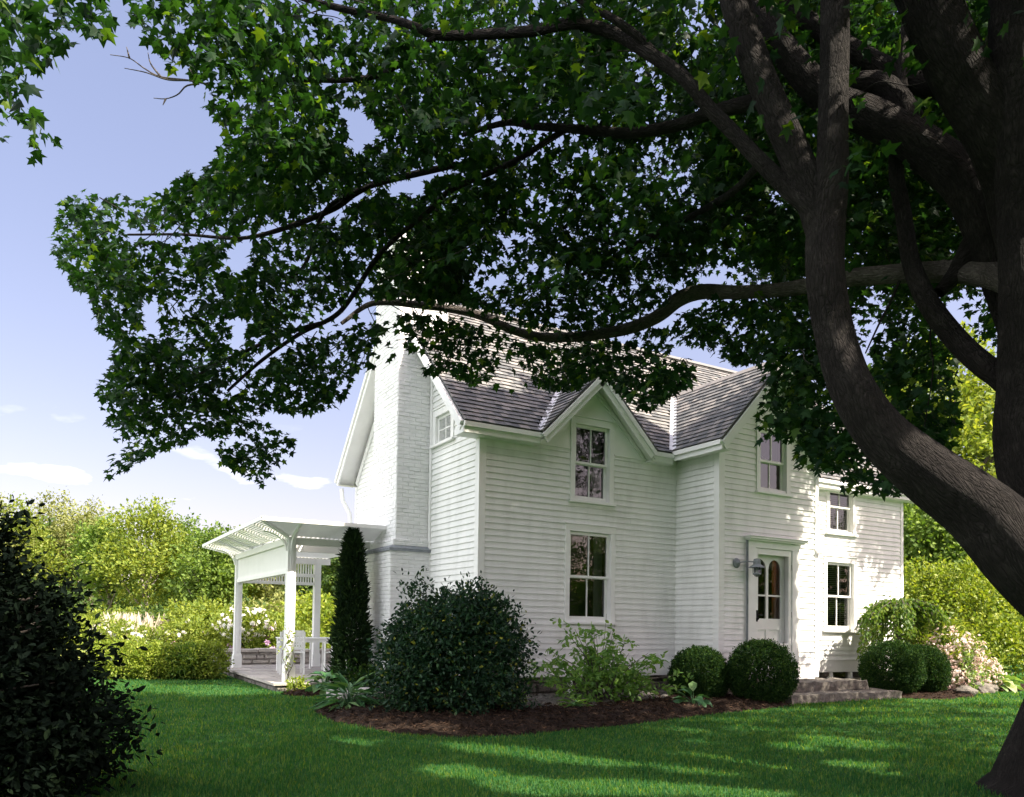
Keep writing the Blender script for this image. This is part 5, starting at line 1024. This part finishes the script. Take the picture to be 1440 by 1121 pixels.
# the rest of the crown, above and beside the frame
def outside(w): X, Y, z = project(w); return ~((z > .3) & (X > -70) & (X < 1510) & (Y > -80) & (Y < 1200))
def crown_above(n, lo, hi, per=30, rad=.6):
    q = rng.uniform(A(lo), A(hi), (n, 3)); w = CAM*A([1, 1, 0])+q[:, :1]*unit(AR*A([1, 1, 0]))+q[:, 1:2]*unit(AF*A([1, 1, 0]))+q[:, 2:]*A([0, 0, 1.])
    add_sprays(w[outside(w)], None, None, per, rad, (.10, .16))
crown_above(330, (-1, 0, 6.2), (10, 9, 12)); crown_above(80, (-6, -3, 5), (4, 3, 9)); crown_above(40, (-7, 3, 7), (-2, 8, 10)); crown_above(420, (-3, -9, 4.5), (11, -1.5, 11.5)); crown_above(120, (2, -3, 7), (9, 4, 11))
# boughs that stand between the sun and the shaded front wall, wing and lawn
def bough(targets, per, h0, h1, rad=.5):
    """for every target a few sprays stand somewhere on its line to the sun"""
    t = np.repeat(A(targets), per, 0); W_ = []
    for _ in range(14):
        if not len(t): break
        n = len(t); h = rng.uniform(h0, h1, n); w = t+rng.normal(0, .14, (n, 3))+SUN*(h/SUN[2])[:, None]; X, Y, z = project(w)
        inn = inside(P_MAIN, X, Y) & (Y < 470) & (z > 5)
        for hh in HOLES: inn &= ~inside(hh, X, Y)
        k = outside(w) | inn; W_.append(w[k]); t = t[~k]
    add_sprays(np.concatenate(W_), None, None, 40, rad, (.075, .13), None)
bough([(x, 0, z) for x in np.linspace(0, 4.1, 11) for z in np.linspace(.4, 5.3, 12) if z < max(4.3, zd(x))], 5, 3.0, 9.)
bough([(x, WY, z) for x in np.linspace(4.1, 6.0, 7) for z in np.linspace(2.6, 5.6, 8)], 4, 3.2, 9.); bough([(x, WY, z) for x in np.linspace(4.1, 5.7, 6) for z in np.linspace(.3, 2.4, 6)], 5, 3.2, 9.)
bough([(x, y, 4.5+y) for x in np.linspace(-.4, 6.8, 16) for y in (-.1, .2, .5)], 9, 2.4, 8.5)
bough([(x, 0, z) for x in np.linspace(9.4, 10.8, 5) for z in np.linspace(2.9, 4.2, 5)], 3, 3.2, 8.)
bough([(x, y, .2) for x in np.linspace(4.4, 7.0, 6) for y in (-2.2, -1.6)], 5, 3.5, 9.)
bough([ground(x, y) for x in range(150, 1440, 50) for y in (992, 1005, 1020, 1036, 1055, 1075, 1097, 1120)], 5, 4.5, 10.5, .6)
cp = np.concatenate(C_P); ct = np.concatenate(C_T); cn = np.concatenate(C_N); cs = np.concatenate(C_S)
FLECKS = [(700, 1052, .20), (735, 1058, .13), (790, 1064, .16), (840, 1070, .14), (925, 1068, .18), (965, 1076, .12), (1000, 1088, .15), (1045, 1072, .20), (1085, 1078, .17), (900, 1105, .16), (740, 1105, .15), (1185, 1045, .16), (1160, 1040, .10), (1150, 1090, .13), (1230, 1092, .10), (640, 1085, .12), (600, 1031, .09), (690, 1024, .07), (560, 1029, .06), (1010, 1110, .14), (850, 1045, .07), (1110, 1050, .08), (820, 1108, .10), (1195, 1075, .08), (480, 1045, .10), (1060, 1108, .09)]
LIT = [(ground(x, y), r) for x, y, r in FLECKS]+[(ground(x, y), 1.0) for x in (200, 240, 280) for y in (958, 970)]+[(ground(x, y), .5) for x in (320, 360, 395) for y in (958, 968)]+[(ground(x, y), .6) for x in (1350, 1390, 1430) for y in (972, 984)]
LIT = [(p_, r_*1.9 if r_ < .3 else r_) for p_, r_ in LIT]
LIT += [(A([x, y, 4.55+y]), .38) for x, y in ((.3, 1.3), (.9, 1.4), (1.5, 1.5), (2.3, 1.7), (3.2, 1.5), (3.7, 1.0), (1., 2.1), (2., 2.3), (5., 2.2), (6.2, 2.4))]+[(A([x, y, WZ-abs(x-WX)*WS]), .36) for x, y in ((4.5, -.2), (4.8, -.5), (4.4, .3), (4.9, .2), (5.1, -.9))]
LIT += [(A([x, 0, z]), .35) for x in (7.9, 8.6, 9.3, 10.1) for z in (.6, 1.1, 1.7)]+[(A([6.2, WY, z]), .16) for z in (1.2, 1.7, 2.2, 2.7)]+[(A([8.9, -1.7, .8]), .45), (A([7.8, -1.7, .95]), .3), (A([10., -1.5, .8]), .7), (A([-2.0, 3.3, .1]), .8), (A([3., 1.9, 6.4]), .5), (A([2., 2.3, 6.8]), .5), (A([4.2, .8, 5.4]), .4), (A([4.6, .3, 5.2]), .3)]
kp = np.ones(len(cp), bool)
tf = cp[:, 1]/SUN[1]; sh = cp-SUN*tf[:, None]; keepW = (tf > 0) & (sh[:, 0] > -.15) & (sh[:, 0] < 4.2) & (sh[:, 2] > 0) & (sh[:, 2] < 5.5)       # shades the front wall
tr_ = (cp[:, 2]-4.5-cp[:, 1])/(SUN[2]-SUN[1]); sh = cp-SUN*tr_[:, None]; keepF = keepW | (tr_ > 0) & (sh[:, 0] > -.45) & (sh[:, 0] < 7) & (sh[:, 1] > -.25) & (sh[:, 1] < .65)   # or the lower roof
for p_, r_ in LIT:
    e = cp-p_; al = e@SUN; kp &= ~((np.linalg.norm(e-al[:, None]*SUN, axis=1) < r_*rng.uniform(.9, 1.35, len(cp))+.06) & (al > 0) & ~(keepF if p_[1] > 2.9 else keepW))
LX, LY, LW = project(cp); kp |= (LX > 505) & (LX < 665) & (LY > 170) & (LY < 425) & (LW < 11.4)      # the bough over the chimney keeps its leaves
for lm in LIMBS:
    big = max(q[3] for q in lm) > 34
    if not big and lm[0][:2] not in ((1450, 400), (1158, 330), (1080, 140), (800, 180), (640, 232)): continue
    mg = 0 if big and lm[0][0] != 1450 else 7
    for (x0, y0, d0, w0), (x1, y1, d1, w1) in zip(lm[:-1], lm[1:]):
        L2_ = (x1-x0)**2+(y1-y0)**2; t_ = np.clip(((LX-x0)*(x1-x0)+(LY-y0)*(y1-y0))/L2_, 0, 1); dist = np.hypot(LX-x0-t_*(x1-x0), LY-y0-t_*(y1-y0))
        kp &= ~((dist < (w0+(w1-w0)*t_)*.5+mg) & (LW < d0+(d1-d0)*t_+.05) & (rng.random(len(cp)) < .88))
cp, ct, cn, cs = cp[kp], ct[kp], cn[kp], cs[kp]
v, f = leaves(T_MAPLE, cp, ct, cn, cs); mp(mesh_np('crown', v, f, M['maple']))
def tw_ok(s):
    q = s[0]; q = np.concatenate([q[i]+(q[i+1]-q[i])*np.linspace(0, 1, 6)[:, None] for i in range(3)]); X, Y, z = project(q); vis = (z > .3) & (X > -70) & (X < 1510) & (Y > -80)
    if vis.any() and (z[vis] < 6.2).any(): return False
    return bool((~vis | inside(P_MAIN, X, Y) | inside(P_LEFT, X, Y)).all()) and not any(inside(h, X, Y).any() for h in HOLES)
TW = [s for s in TW if not any((np.linalg.norm((s[0]-p_)-((s[0]-p_)@SUN)[:, None]*SUN, axis=1) < r_).any() for p_, r_ in LIT)]
mp(limb_mesh('twigs', M['maple_twig'], None, [s for s in TW if tw_ok(s)], 5, 0))
print('leaves', len(cp), 'objects', len(bpy.data.objects))
